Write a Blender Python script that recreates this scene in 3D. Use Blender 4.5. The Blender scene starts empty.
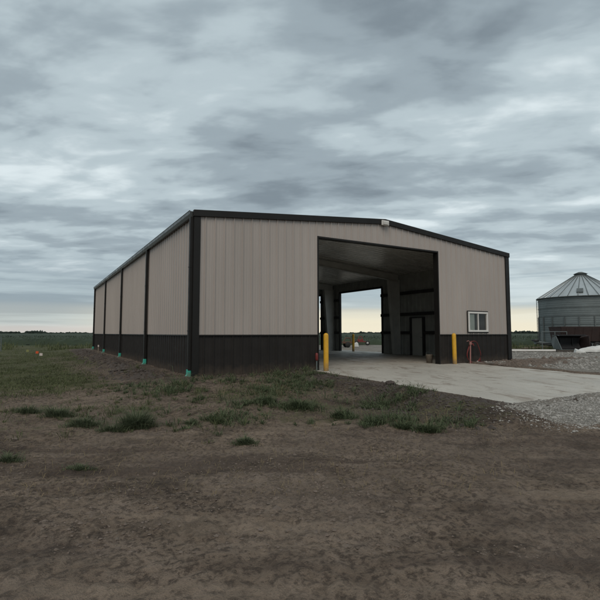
import bpy, bmesh, math, random
import numpy as np
from mathutils import Vector, Matrix
R = math.radians
random.seed(7)
rng = np.random.default_rng(7)
S = bpy.context.scene
COL = S.collection

# ------------------------------------------------------------------ camera
CX, CY, CZ, YAW, PITCH = -3.997, -13.13, 1.251, 0.5258, 0.0730
cam = bpy.data.cameras.new('camera')
cam.sensor_width = 36
cam.lens = 36 * 452.9 / 600
cam.clip_start = 0.05
cam.clip_end = 12000
co = bpy.data.objects.new('camera', cam)
COL.objects.link(co)
co.location = (CX, CY, CZ)
co.rotation_euler = (math.pi / 2 + PITCH, 0, -YAW)
S.camera = co
S.render.resolution_x = S.render.resolution_y = 1024
FWD = np.array([math.sin(YAW), math.cos(YAW)])
RGT = np.array([math.cos(YAW), -math.sin(YAW)])

# ------------------------------------------------------------------ view, world, sun
S.view_settings.view_transform = 'Standard'
S.view_settings.look = 'None'
S.view_settings.exposure = 0.0
S.view_settings.gamma = 1.0
S.view_settings.use_curve_mapping = False

SUN_EL, SUN_AZ = 48, 215          # azimuth clockwise from +Y: soft top light from behind the camera's left
w = bpy.data.worlds.new('World')
S.world = w
w.use_nodes = True
nt = w.node_tree
nt.nodes.clear()


class NB:
    """tiny node-graph writer"""
    def __init__(self, nt):
        self.nt = nt

    def n(self, typ, **kw):
        nd = self.nt.nodes.new(typ)
        for k, v in kw.items():
            if k == 'inp':
                for kk, vv in v.items():
                    self.set(nd.inputs[kk], vv)
            else:
                setattr(nd, k, v)
        return nd

    def set(self, sock, v):
        if isinstance(v, bpy.types.NodeSocket):
            self.nt.links.new(v, sock)
        else:
            if hasattr(sock.default_value, '__len__') and len(sock.default_value) == 4 and len(v) == 3:
                v = (*v, 1)
            sock.default_value = v

    def math(self, op, a, b=0.0, c=None, clamp=False):
        nd = self.n('ShaderNodeMath', operation=op, use_clamp=clamp)
        self.set(nd.inputs[0], a)
        self.set(nd.inputs[1], b)
        if c is not None:
            self.set(nd.inputs[2], c)
        return nd.outputs[0]

    def ramp(self, fac, stops, interp='EASE'):
        nd = self.n('ShaderNodeValToRGB')
        nd.color_ramp.interpolation = interp
        e = nd.color_ramp.elements
        while len(e) < len(stops):
            e.new(0.5)
        for i, (p, c) in enumerate(stops):
            e[i].position = p
            c = (c, c, c) if isinstance(c, (int, float)) else c
            e[i].color = (*c, 1)
        self.set(nd.inputs[0], fac)
        return nd.outputs[0]

    def mix(self, fac, a, b, mode='MIX'):
        nd = self.n('ShaderNodeMix', data_type='RGBA', blend_type=mode)
        self.set(nd.inputs[0], fac)
        self.set(nd.inputs[6], a)
        self.set(nd.inputs[7], b)
        return nd.outputs[2]

    def noise(self, vec, scale, detail=4, rough=0.55, dist=0.0):
        nd = self.n('ShaderNodeTexNoise')
        if vec is not None:
            self.set(nd.inputs['Vector'], vec)
        nd.inputs['Scale'].default_value = scale
        nd.inputs['Detail'].default_value = detail
        nd.inputs['Roughness'].default_value = rough
        nd.inputs['Distortion'].default_value = dist
        return nd.outputs[0]

    def mapping(self, vec, scale=(1, 1, 1), rot=(0, 0, 0), loc=(0, 0, 0)):
        nd = self.n('ShaderNodeMapping')
        self.set(nd.inputs['Vector'], vec)
        nd.inputs['Scale'].default_value = scale
        nd.inputs['Rotation'].default_value = rot
        nd.inputs['Location'].default_value = loc
        return nd.outputs[0]


def rot_scale(b, vec, ang, scale, loc=(0, 0, 0)):
    return b.mapping(b.mapping(vec, rot=(0, 0, ang)), scale=scale, loc=loc)


b = NB(nt)
tc = b.n('ShaderNodeTexCoord')
sep = b.n('ShaderNodeSeparateXYZ', inp={0: tc.outputs['Generated']})
dx, dy, dz = sep.outputs
zc = b.math('ADD', b.math('MAXIMUM', dz, 0.0), 0.10)
u = b.math('DIVIDE', dx, zc)
v = b.math('DIVIDE', dy, zc)
uv = b.n('ShaderNodeCombineXYZ', inp={0: u, 1: v}).outputs[0]
m1 = rot_scale(b, uv, R(24), (0.70, 1.05, 1), (5.2, 1.7, 0))
m2 = rot_scale(b, uv, R(40), (0.66, 1.2, 1), (11.3, 4.1, 0))
n1 = b.noise(m1, 1.6, 5, 0.5, 0.2)
n2 = b.noise(m2, 3.8, 5, 0.52, 0.25)
n3 = b.noise(m1, 0.5, 2, 0.5, 0.0)
cl = b.math('ADD', b.math('ADD', b.math('MULTIPLY', n1, 0.5), b.math('MULTIPLY', n2, 0.28)), b.math('MULTIPLY', n3, 0.22))
cloud = b.ramp(cl, [(0.36, (0.220, 0.270, 0.308)), (0.45, (0.335, 0.405, 0.448)), (0.53, (0.490, 0.580, 0.620)), (0.62, (0.740, 0.830, 0.860))], 'EASE')
# calmer banded sheet low down
m3 = b.mapping(tc.outputs['Generated'], scale=(1.6, 1.6, 34), loc=(2, 0, 0))
nb_ = b.noise(m3, 1.0, 4, 0.5, 0.4)
low = b.ramp(nb_, [(0.38, (0.290, 0.365, 0.415)), (0.5, (0.430, 0.520, 0.560)), (0.62, (0.620, 0.710, 0.730))], 'EASE')
col = b.mix(b.ramp(dz, [(0.05, 1.0), (0.19, 0.0)]), cloud, low)
# glow along the horizon, strongest ahead and to the right
az = b.math('ADD', b.math('MULTIPLY', dx, math.sin(YAW + R(14))), b.math('MULTIPLY', dy, math.cos(YAW + R(14))))
azf = b.ramp(az, [(0.30, 0.08), (0.72, 0.25), (0.90, 0.9), (1.0, 1.0)])
wob = b.math('MULTIPLY', b.math('SUBTRACT', nb_, 0.5), 0.035)
hz = b.ramp(b.math('ADD', dz, wob), [(0.0, 1.0), (0.022, 0.95), (0.040, 0.75), (0.062, 0.12), (0.085, 0.0)], 'EASE')
glowc = b.ramp(dz, [(0.0, (0.86, 0.80, 0.64)), (0.03, (0.93, 0.86, 0.66)), (0.07, (0.80, 0.76, 0.62))])
col = b.mix(b.math('MULTIPLY', hz, azf), col, glowc)
# thin pale strip right on the horizon all the way round
strip = b.ramp(b.math('ADD', dz, b.math('MULTIPLY', wob, 0.3)), [(0.0, 0.85), (0.010, 0.75), (0.020, 0.0)])
col = b.mix(b.math('MULTIPLY', strip, b.ramp(az, [(0.2, 0.35), (0.8, 0.9)])), col, b.mix(b.ramp(az, [(0.75, 0.0), (0.92, 1.0)]), (0.62, 0.56, 0.52), (0.92, 0.85, 0.66)))
# below the horizon
col = b.mix(b.math('LESS_THAN', dz, -0.002), col, (0.06, 0.06, 0.05))
sky = b.n('ShaderNodeTexSky', sky_type='NISHITA', sun_disc=False, sun_elevation=R(SUN_EL), sun_rotation=R(SUN_AZ), air_density=1.0, dust_density=3.0)
cloud10 = b.mix(1.0, col, (10, 10, 10), 'MULTIPLY')
tot = b.mix(0.97, sky.outputs[0], cloud10)
bg = b.n('ShaderNodeBackground', inp={0: tot})
bg.inputs[1].default_value = 0.1
wo = b.n('ShaderNodeOutputWorld')
nt.links.new(bg.outputs[0], wo.inputs[0])

sl = bpy.data.lights.new('sun', 'SUN')
sl.energy = 1.45
sl.angle = R(40)
sl.color = (1.0, 0.90, 0.78)
so = bpy.data.objects.new('sun', sl)
COL.objects.link(so)
sd = Vector((math.sin(R(SUN_AZ)) * math.cos(R(SUN_EL)), math.cos(R(SUN_AZ)) * math.cos(R(SUN_EL)), math.sin(R(SUN_EL))))
so.rotation_euler = sd.to_track_quat('Z', 'Y').to_euler()
so.location = (0, 0, 30)

# ------------------------------------------------------------------ materials
def mat(name, color, rough=0.6, metal=0.0, var=0.15, vscale=3.0, bump=0.0, bscale=30.0, spec=0.5, fine=0.0, stretch=(1, 1, 1), trans=False, grime=None, ior=1.5):
    m = bpy.data.materials.new(name)
    m.use_nodes = True
    nt = m.node_tree
    nt.nodes.clear()
    b = NB(nt)
    tc = b.n('ShaderNodeTexCoord').outputs['Object']
    mp = b.mapping(tc, scale=stretch)
    n = b.noise(mp, vscale, 5, 0.6)
    lo = tuple(c * (1 - var) for c in color)
    hi = tuple(min(1, c * (1 + var)) for c in color)
    c = b.ramp(n, [(0.3, lo), (0.7, hi)], 'LINEAR')
    if fine:
        n2 = b.noise(mp, vscale * 14, 3, 0.6)
        c = b.mix(fine, c, b.ramp(n2, [(0.35, tuple(x * 0.5 for x in color)), (0.65, tuple(min(1, x * 1.5) for x in color))], 'LINEAR'))
    if grime:      # splashed mud: (colour, z0, z1) with its own ragged edge
        gc, z0, z1, amt = grime
        g = b.n('ShaderNodeNewGeometry')
        z = b.n('ShaderNodeSeparateXYZ', inp={0: g.outputs['Position']}).outputs[2]
        gn = b.noise(g.outputs['Position'], 5.0, 5, 0.65)
        zz = b.math('ADD', z, b.math('MULTIPLY', b.math('SUBTRACT', gn, 0.5), (z1 - z0) * 1.6))
        mr = b.n('ShaderNodeMapRange', inp={0: zz, 1: z0, 2: z1, 3: amt, 4: 0.0})
        c = b.mix(mr.outputs[0], c, gc)
    p = b.n('ShaderNodeBsdfPrincipled', inp={'Base Color': c, 'Metallic': metal, 'Specular IOR Level': spec, 'IOR': ior})
    rr = b.ramp(b.noise(mp, vscale * 2.3, 3), [(0.3, max(0.02, rough - 0.08)), (0.7, min(1, rough + 0.08))])
    b.set(p.inputs['Roughness'], rr)
    if bump:
        bn = b.n('ShaderNodeBump', inp={'Height': b.noise(mp, bscale, 4, 0.6), 'Strength': 1.0})
        bn.inputs['Distance'].default_value = bump
        b.set(p.inputs['Normal'], bn.outputs[0])
    out = b.n('ShaderNodeOutputMaterial')
    if trans:
        t = b.n('ShaderNodeBsdfTranslucent', inp={0: c})
        mx = b.n('ShaderNodeMixShader', inp={0: 0.3, 1: p.outputs[0], 2: t.outputs[0]})
        nt.links.new(mx.outputs[0], out.inputs[0])
    else:
        nt.links.new(p.outputs[0], out.inputs[0])
    return m


MUD = (0.14, 0.105, 0.078)
M = {}
M['taupe'] = mat('taupe_panel', (0.355, 0.312, 0.284), 0.42, 0, 0.07, 0.8, 0.006, 1.1, stretch=(1, 1, 0.25))
M['charcoal'] = mat('charcoal_panel', (0.019, 0.0165, 0.015), 0.6, 0, 0.18, 2.0, 0.003, 1.5, spec=0.22, grime=(MUD, -0.1, 0.30, 0.38))
M['trim'] = mat('charcoal_trim', (0.013, 0.012, 0.011), 0.5, spec=0.25, var=0.15, vscale=1.5)
M['gutter'] = mat('gutter_metal', (0.040, 0.042, 0.040), 0.32, 0, 0.15, 1.5, 0.002, 2)
M['teal'] = mat('teal_plastic', (0.03, 0.33, 0.25), 0.55, 0, 0.2, 9, grime=(MUD, -0.05, 0.12, 0.85))
M['boot_mouth'] = mat('dark_opening', (0.01, 0.01, 0.01), 0.9)
M['inner'] = mat('inner_sheet', (0.30, 0.305, 0.28), 0.5, 0, 0.15, 2)
M['ceil'] = mat('ceiling_liner', (0.55, 0.53, 0.49), 0.28, 0.0, 0.2, 1.5, 0.010, 1.6, stretch=(0.35, 2.2, 1), spec=1.0, ior=2.1)
M['steel'] = mat('grey_steel_frame', (0.46, 0.46, 0.43), 0.55, 0, 0.12, 2)
M['girt'] = mat('dark_girt', (0.035, 0.034, 0.032), 0.6, 0, 0.15, 2)
M['doorpaint'] = mat('grey_door_paint', (0.46, 0.46, 0.43), 0.45, 0, 0.06, 2)
M['white'] = mat('white_vinyl', (0.62, 0.60, 0.57), 0.45, 0, 0.05, 4)
M['blind'] = mat('pale_paper', (0.78, 0.77, 0.70), 0.8, 0, 0.06, 6)
M['yellow'] = mat('yellow_sleeve', (0.60, 0.32, 0.018), 0.5, 0, 0.16, 7, fine=0.12, grime=(MUD, -0.02, 0.35, 0.8))
M['pink'] = mat('faded_red_pipe', (0.27, 0.125, 0.11), 0.6, 0, 0.15, 8)
M['red'] = mat('red_paint', (0.15, 0.020, 0.017), 0.5, 0, 0.2, 5)
M['maroon'] = mat('maroon_paint', (0.028, 0.015, 0.013), 0.75, 0, 0.3, 2.5, fine=0.25)
M['black'] = mat('black_steel', (0.013, 0.013, 0.014), 0.6, 0, 0.3, 4)
M['rubber'] = mat('tyre_rubber', (0.018, 0.018, 0.017), 0.85, 0, 0.2, 8)
M['rust'] = mat('rusty_steel', (0.095, 0.05, 0.03), 0.8, 0, 0.3, 6, fine=0.3)
M['galv'] = mat('galvanised_steel', (0.135, 0.158, 0.160), 0.6, 0.25, 0.14, 1.2, fine=0.08)
M['galvroof'] = mat('galvanised_roof', (0.36, 0.39, 0.40), 0.40, 0.45, 0.10, 1.2)
M['galvdark'] = mat('weathered_rib', (0.10, 0.115, 0.115), 0.6, 0.3, 0.14, 3)
M['tarp'] = mat('white_tarp', (0.52, 0.52, 0.50), 0.6, 0, 0.12, 2, 0.01, 6)
M['timber'] = mat('dark_timber', (0.055, 0.048, 0.040), 0.85, 0, 0.3, 4, 0.004, 20, stretch=(1, 4, 4))
M['plank'] = mat('weathered_plank', (0.16, 0.13, 0.10), 0.85, 0, 0.25, 3, 0.003, 20, stretch=(1, 6, 6))
M['orange'] = mat('orange_flag', (0.75, 0.13, 0.04), 0.6, 0, 0.1, 6, trans=True)
M['whiteflag'] = mat('white_flag', (0.75, 0.66, 0.62), 0.6, 0, 0.06, 6, trans=True)
M['yellowflag'] = mat('yellow_green_flag', (0.30, 0.30, 0.12), 0.6, 0, 0.06, 6, trans=True)
M['stone'] = mat('grey_stone', (0.27, 0.255, 0.235), 0.9, 0, 0.35, 9, 0.002, 60)
M['clod'] = mat('dirt_clod', (0.120, 0.093, 0.075), 0.95, 0, 0.3, 5, 0.004, 60)
M['soil'] = mat('dark_soil_clod', (0.055, 0.043, 0.036), 0.95, 0, 0.3, 5, 0.004, 60)
M['grass'] = mat('grass_blades', (0.095, 0.108, 0.050), 0.7, 0, 0.35, 1.4, trans=True, spec=0.2)
M['weed'] = mat('weed_leaves', (0.088, 0.110, 0.058), 0.7, 0, 0.5, 12.0, trans=True, spec=0.2)
M['tuft'] = mat('tuft_blades', (0.105, 0.125, 0.072), 0.7, 0, 0.3, 9.0, trans=True, spec=0.2)
M['straw'] = mat('dry_straw', (0.24, 0.19, 0.11), 0.85, 0, 0.25, 3.0, trans=True, spec=0.1)
M['crop'] = mat('crop_leaves', (0.034, 0.046, 0.028), 0.8, 0, 0.35, 0.05, fine=0.2, spec=0.1)
M['trees'] = mat('far_trees', (0.032, 0.042, 0.036), 0.95, 0, 0.3, 0.2, spec=0.05)
M['lens'] = mat('light_lens', (0.45, 0.43, 0.40), 0.3, 0, 0.05, 10)

g = bpy.data.materials.new('window_glass')
g.use_nodes = True
gn_ = g.node_tree
gn_.nodes.clear()
gb_ = NB(gn_)
fr = gb_.n('ShaderNodeFresnel', inp={0: 1.5})
mx_ = gb_.n('ShaderNodeMixShader', inp={0: fr.outputs[0], 1: gb_.n('ShaderNodeBsdfTransparent', inp={0: (0.8, 0.84, 0.82)}).outputs[0], 2: gb_.n('ShaderNodeBsdfGlossy', inp={0: (0.9, 0.9, 0.9), 1: 0.03}).outputs[0]})
gn_.links.new(mx_.outputs[0], gb_.n('ShaderNodeOutputMaterial').inputs[0])
M['glass'] = g


def ground_mat():
    m = bpy.data.materials.new('ground_mix')
    m.use_nodes = True
    nt = m.node_tree
    nt.nodes.clear()
    b = NB(nt)
    pos = b.n('ShaderNodeNewGeometry').outputs['Position']
    at = b.n('ShaderNodeAttribute', attribute_name='mask')
    sp = b.n('ShaderNodeSeparateColor', inp={0: at.outputs['Color']})
    gr, gv, dk = sp.outputs
    big = b.noise(pos, 0.45, 5, 0.6)
    mid = b.noise(pos, 2.3, 6, 0.65)
    fin = b.noise(pos, 17, 5, 0.7)
    vf = b.noise(pos, 75, 3, 0.7)
    dirt = b.ramp(mid, [(0.28, (0.118, 0.088, 0.066)), (0.5, (0.192, 0.147, 0.112)), (0.72, (0.256, 0.200, 0.158))], 'LINEAR')
    dirt = b.mix(b.ramp(fin, [(0.38, 0.8), (0.56, 0.0)]), dirt, (0.050, 0.038, 0.031))
    dirt = b.mix(b.ramp(big, [(0.42, 0.0), (0.62, 0.40)]), dirt, (0.160, 0.128, 0.106))
    dirt = b.mix(b.ramp(vf, [(0.58, 0.0), (0.72, 0.5)]), dirt, (0.21, 0.175, 0.15))
    strk = b.noise(rot_scale(b, pos, YAW, (0.28, 1.9, 1)), 1.1, 5, 0.62, 0.3)
    dirt = b.mix(b.ramp(strk, [(0.34, 0.65), (0.50, 0.0)]), dirt, (0.078, 0.058, 0.047))
    dirt = b.mix(b.ramp(strk, [(0.54, 0.0), (0.70, 0.55)]), dirt, (0.270, 0.212, 0.162))
    dark = b.ramp(fin, [(0.35, (0.030, 0.024, 0.020)), (0.65, (0.075, 0.058, 0.048))], 'LINEAR')
    dirt = b.mix(b.math('MULTIPLY', dk, b.ramp(mid, [(0.3, 1.0), (0.65, 0.6)])), dirt, dark)
    grass = b.ramp(fin, [(0.3, (0.040, 0.044, 0.020)), (0.52, (0.080, 0.086, 0.038)), (0.7, (0.130, 0.120, 0.066))], 'LINEAR')
    grass = b.mix(b.ramp(mid, [(0.45, 0.0), (0.7, 0.5)]), grass, (0.125, 0.098, 0.075))
    vor = b.n('ShaderNodeTexVoronoi', inp={'Vector': pos, 'Scale': 34.0, 'Randomness': 1.0})
    vcol = b.n('ShaderNodeSeparateColor', inp={0: vor.outputs['Color']}).outputs[0]
    grav = b.ramp(vcol, [(0.0, (0.165, 0.150, 0.130)), (0.5, (0.270, 0.248, 0.215)), (1.0, (0.42, 0.39, 0.345))], 'LINEAR')
    grav = b.mix(b.ramp(vor.outputs['Distance'], [(0.45, 0.0), (0.75, 0.7)]), grav, (0.11, 0.10, 0.088))
    grav = b.mix(b.ramp(mid, [(0.4, 0.0), (0.68, 0.75)]), grav, (0.20, 0.17, 0.145))
    grav = b.mix(b.ramp(big, [(0.4, 0.0), (0.6, 0.5)]), grav, (0.30, 0.285, 0.255))
    # ragged borders from noise
    def rag(mk, k=0.9):
        s = b.math('ADD', mk, b.math('MULTIPLY', b.math('SUBTRACT', b.math('ADD', b.math('MULTIPLY', mid, 0.6), b.math('MULTIPLY', fin, 0.4)), 0.5), k))
        return b.ramp(s, [(0.36, 0.0), (0.60, 1.0)], 'LINEAR')
    c = b.mix(rag(gr, 2.2), dirt, grass)
    c = b.mix(rag(gv, 1.2), c, grav)
    pt = b.noise(pos, 0.95, 6, 0.68, 0.5)
    c = b.mix(b.ramp(pt, [(0.36, 0.65), (0.49, 0.0)]), c, b.mix(1.0, c, (0.42, 0.42, 0.42), 'MULTIPLY'))
    # far field takes the crop's green
    far = b.math('MULTIPLY', at.outputs['Alpha'], 1.0)
    fld = b.ramp(big, [(0.3, (0.034, 0.050, 0.028)), (0.7, (0.052, 0.070, 0.036))])
    c = b.mix(far, c, fld)
    p = b.n('ShaderNodeBsdfPrincipled', inp={'Base Color': c, 'Roughness': 0.95, 'Specular IOR Level': 0.15})
    # tyre-packed streaks across the track, damp patches
    h = b.math('ADD', b.math('MULTIPLY', fin, 0.8), b.math('MULTIPLY', vf, 0.35))
    h = b.math('ADD', h, b.math('MULTIPLY', b.math('MULTIPLY', vor.outputs['Distance'], gv), -0.7))
    bn = b.n('ShaderNodeBump', inp={'Height': h, 'Strength': 1.0})
    bn.inputs['Distance'].default_value = 0.06
    b.set(p.inputs['Normal'], bn.outputs[0])
    o = b.n('ShaderNodeOutputMaterial')
    nt.links.new(p.outputs[0], o.inputs[0])
    return m


def concrete_mat():
    m = bpy.data.materials.new('concrete')
    m.use_nodes = True
    nt = m.node_tree
    nt.nodes.clear()
    b = NB(nt)
    pos = b.n('ShaderNodeNewGeometry').outputs['Position']
    big = b.noise(pos, 0.5, 5, 0.6, 0.3)
    mid = b.noise(rot_scale(b, pos, R(18), (1.0, 0.5, 1)), 1.7, 7, 0.72, 0.8)
    fin = b.noise(pos, 40, 4, 0.7)
    c = b.ramp(big, [(0.3, (0.350, 0.325, 0.285)), (0.7, (0.450, 0.420, 0.370))], 'LINEAR')
    c = b.mix(b.ramp(fin, [(0.35, 0.35), (0.6, 0.0)]), c, (0.20, 0.19, 0.17))
    c = b.mix(b.ramp(mid, [(0.50, 0.0), (0.66, 0.75)]), c, (0.190, 0.155, 0.125))      # tracked mud
    c = b.mix(b.ramp(b.noise(pos, 1.1, 4, 0.6, 1.0), [(0.62, 0.0), (0.74, 0.55)]), c, (0.42, 0.405, 0.37))
    p = b.n('ShaderNodeBsdfPrincipled', inp={'Base Color': c, 'Specular IOR Level': 0.4})
    b.set(p.inputs['Roughness'], b.ramp(mid, [(0.35, 0.5), (0.65, 0.85)]))
    bn = b.n('ShaderNodeBump', inp={'Height': fin, 'Strength': 0.5})
    bn.inputs['Distance'].default_value = 0.006
    b.set(p.inputs['Normal'], bn.outputs[0])
    o = b.n('ShaderNodeOutputMaterial')
    nt.links.new(p.outputs[0], o.inputs[0])
    return m


M['ground'] = ground_mat()
M['concrete'] = concrete_mat()

# ------------------------------------------------------------------ mesh helpers
def link(name, me, m, parent=None, loc=None):
    o = bpy.data.objects.new(name, me)
    COL.objects.link(o)
    if m is not None:
        me.materials.append(m)
    if parent is not None:
        o.parent = parent
    if loc is not None:
        o.location = loc
    return o


def tag(o, label=None, cat=None, group=None, kind=None):
    if label: o['label'] = label
    if cat: o['category'] = cat
    if group: o['group'] = group
    if kind: o['kind'] = kind
    return o


def empty(name, loc=(0, 0, 0), rz=0.0):
    o = bpy.data.objects.new(name, None)
    o.empty_display_size = 0.2
    COL.objects.link(o)
    o.location = loc
    o.rotation_euler.z = rz
    return o


def np_mesh(name, verts, faces, smooth=False):
    """verts (n,3); faces (m,k) equal-sized"""
    me = bpy.data.meshes.new(name)
    verts = np.asarray(verts, np.float32)
    faces = np.asarray(faces, np.int32)
    nf, k = faces.shape
    me.vertices.add(len(verts))
    me.vertices.foreach_set('co', verts.ravel())
    me.loops.add(nf * k)
    me.loops.foreach_set('vertex_index', faces.ravel())
    me.polygons.add(nf)
    me.polygons.foreach_set('loop_start', np.arange(nf, dtype=np.int32) * k)
    me.polygons.foreach_set('loop_total', np.full(nf, k, np.int32))
    me.update(calc_edges=True)
    if smooth:
        me.polygons.foreach_set('use_smooth', np.ones(nf, bool))
    return me


class MB:
    def __init__(self):
        self.v, self.f, self.sm = [], [], []

    def add(self, vs, fs, smooth=False):
        o = len(self.v)
        self.v += [tuple(x) for x in vs]
        self.f += [tuple(i + o for i in f) for f in fs]
        self.sm += [smooth] * len(fs)
        return self

    def box(self, x0, x1, y0, y1, z0, z1, T=None):
        vs = [Vector((x, y, z)) for x in (x0, x1) for y in (y0, y1) for z in (z0, z1)]
        if T is not None:
            vs = [T @ q for q in vs]
        return self.add(vs, [(0, 1, 3, 2), (4, 6, 7, 5), (0, 4, 5, 1), (2, 3, 7, 6), (0, 2, 6, 4), (1, 5, 7, 3)])

    def bar(self, a, c, wd, ht, up=(0, 0, 1)):
        """box of section wd x ht along a->c"""
        a, c = Vector(a), Vector(c)
        d = (c - a).normalized()
        s = d.cross(Vector(up)).normalized()
        t = s.cross(d)
        vs = [q + s * sx * wd / 2 + t * tz * ht / 2 for q in (a, c) for sx in (-1, 1) for tz in (-1, 1)]
        return self.add(vs, [(0, 1, 3, 2), (4, 6, 7, 5), (0, 4, 5, 1), (2, 3, 7, 6), (0, 2, 6, 4), (1, 5, 7, 3)])

    def tube(self, pts, r, n=10, cap=True):
        pts = [Vector(q) for q in pts]
        rs = r if isinstance(r, (list, tuple)) else [r] * len(pts)
        vs = []
        for i, q in enumerate(pts):
            d = (pts[min(i + 1, len(pts) - 1)] - pts[max(i - 1, 0)]).normalized()
            ref = Vector((0, 0, 1)) if abs(d.z) < 0.9 else Vector((1, 0, 0))
            s = d.cross(ref).normalized()
            t = s.cross(d)
            for k in range(n):
                a = 2 * math.pi * k / n
                vs.append(q + (s * math.cos(a) + t * math.sin(a)) * rs[i])
        fs = [(i * n + k, i * n + (k + 1) % n, (i + 1) * n + (k + 1) % n, (i + 1) * n + k) for i in range(len(pts) - 1) for k in range(n)]
        self.add(vs, fs, True)
        if cap:
            self.add([vs[k] for k in range(n)], [tuple(range(n - 1, -1, -1))])
            self.add([vs[(len(pts) - 1) * n + k] for k in range(n)], [tuple(range(n))])
        return self

    def lathe(self, prof, n=32, axis='z', cx=0, cy=0):
        vs = []
        for r, z in prof:
            for k in range(n):
                a = 2 * math.pi * k / n
                vs.append((cx + r * math.cos(a), cy + r * math.sin(a), z))
        fs = [(i * n + k, i * n + (k + 1) % n, (i + 1) * n + (k + 1) % n, (i + 1) * n + k) for i in range(len(prof) - 1) for k in range(n)]
        return self.add(vs, fs, True)

    def build(self, name, m, parent=None, loc=None, bevel=0.0):
        me = bpy.data.meshes.new(name)
        me.from_pydata(self.v, [], self.f)
        me.polygons.foreach_set('use_smooth', self.sm)
        o = link(name, me, m, parent, loc)
        if bevel:
            md = o.modifiers.new('bevel', 'BEVEL')
            md.width = bevel
            md.segments = 2
            md.limit_method = 'ANGLE'
        return o


# numpy value noise ------------------------------------------------------------
def _h(ix, iy, seed):
    n = (ix.astype(np.int64) * 374761393 + iy.astype(np.int64) * 668265263 + seed * 1274126177) & 0xffffffff
    n = ((n ^ (n >> 13)) * 1274126177) & 0xffffffff
    n = ((n ^ (n >> 16)) * 2246822519) & 0xffffffff
    return ((n ^ (n >> 15)) & 0xffff) / 65535.0


def vnoise(x, y, seed=0):
    ix, iy = np.floor(x), np.floor(y)
    fx, fy = x - ix, y - iy
    fx, fy = fx * fx * (3 - 2 * fx), fy * fy * (3 - 2 * fy)
    a, b_, c, d = _h(ix, iy, seed), _h(ix + 1, iy, seed), _h(ix, iy + 1, seed), _h(ix + 1, iy + 1, seed)
    return (a * (1 - fx) + b_ * fx) * (1 - fy) + (c * (1 - fx) + d * fx) * fy


def fbm(x, y, sc, octv=4, seed=0, gain=0.5):
    s, amp, t = 0, 1.0, 0
    for i in range(octv):
        s = s + amp * vnoise(x * sc + 17.3 * i, y * sc - 9.1 * i, seed + i)
        t += amp
        amp *= gain
        sc *= 2.07
    return s / t - 0.5      # about -0.5..0.5


def sst(x, a, c):
    t = np.clip((x - a) / (c - a), 0, 1)
    return t * t * (3 - 2 * t)


# building sizes -----------------------------------------------------------
W, L = 14.69, 26.5
HE, HR = 4.89, 5.54
UL, UR, HO = 4.35, 10.12, 4.55          # front doorway
WAIN = 1.18
AP = (3.78, 11.65, -7.55)               # apron x0, x1, outer y
SD = [(8.75, 13.3), (15.75, 20.3)]        # doorways in the right wall
SDH = 4.06


def roofz(x):
    return HE + (HR - HE) * (1 - abs(x - W / 2) / (W / 2))


def apron_z(y):
    return 0.0 + 0.016 * np.minimum(y, 0)


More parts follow.
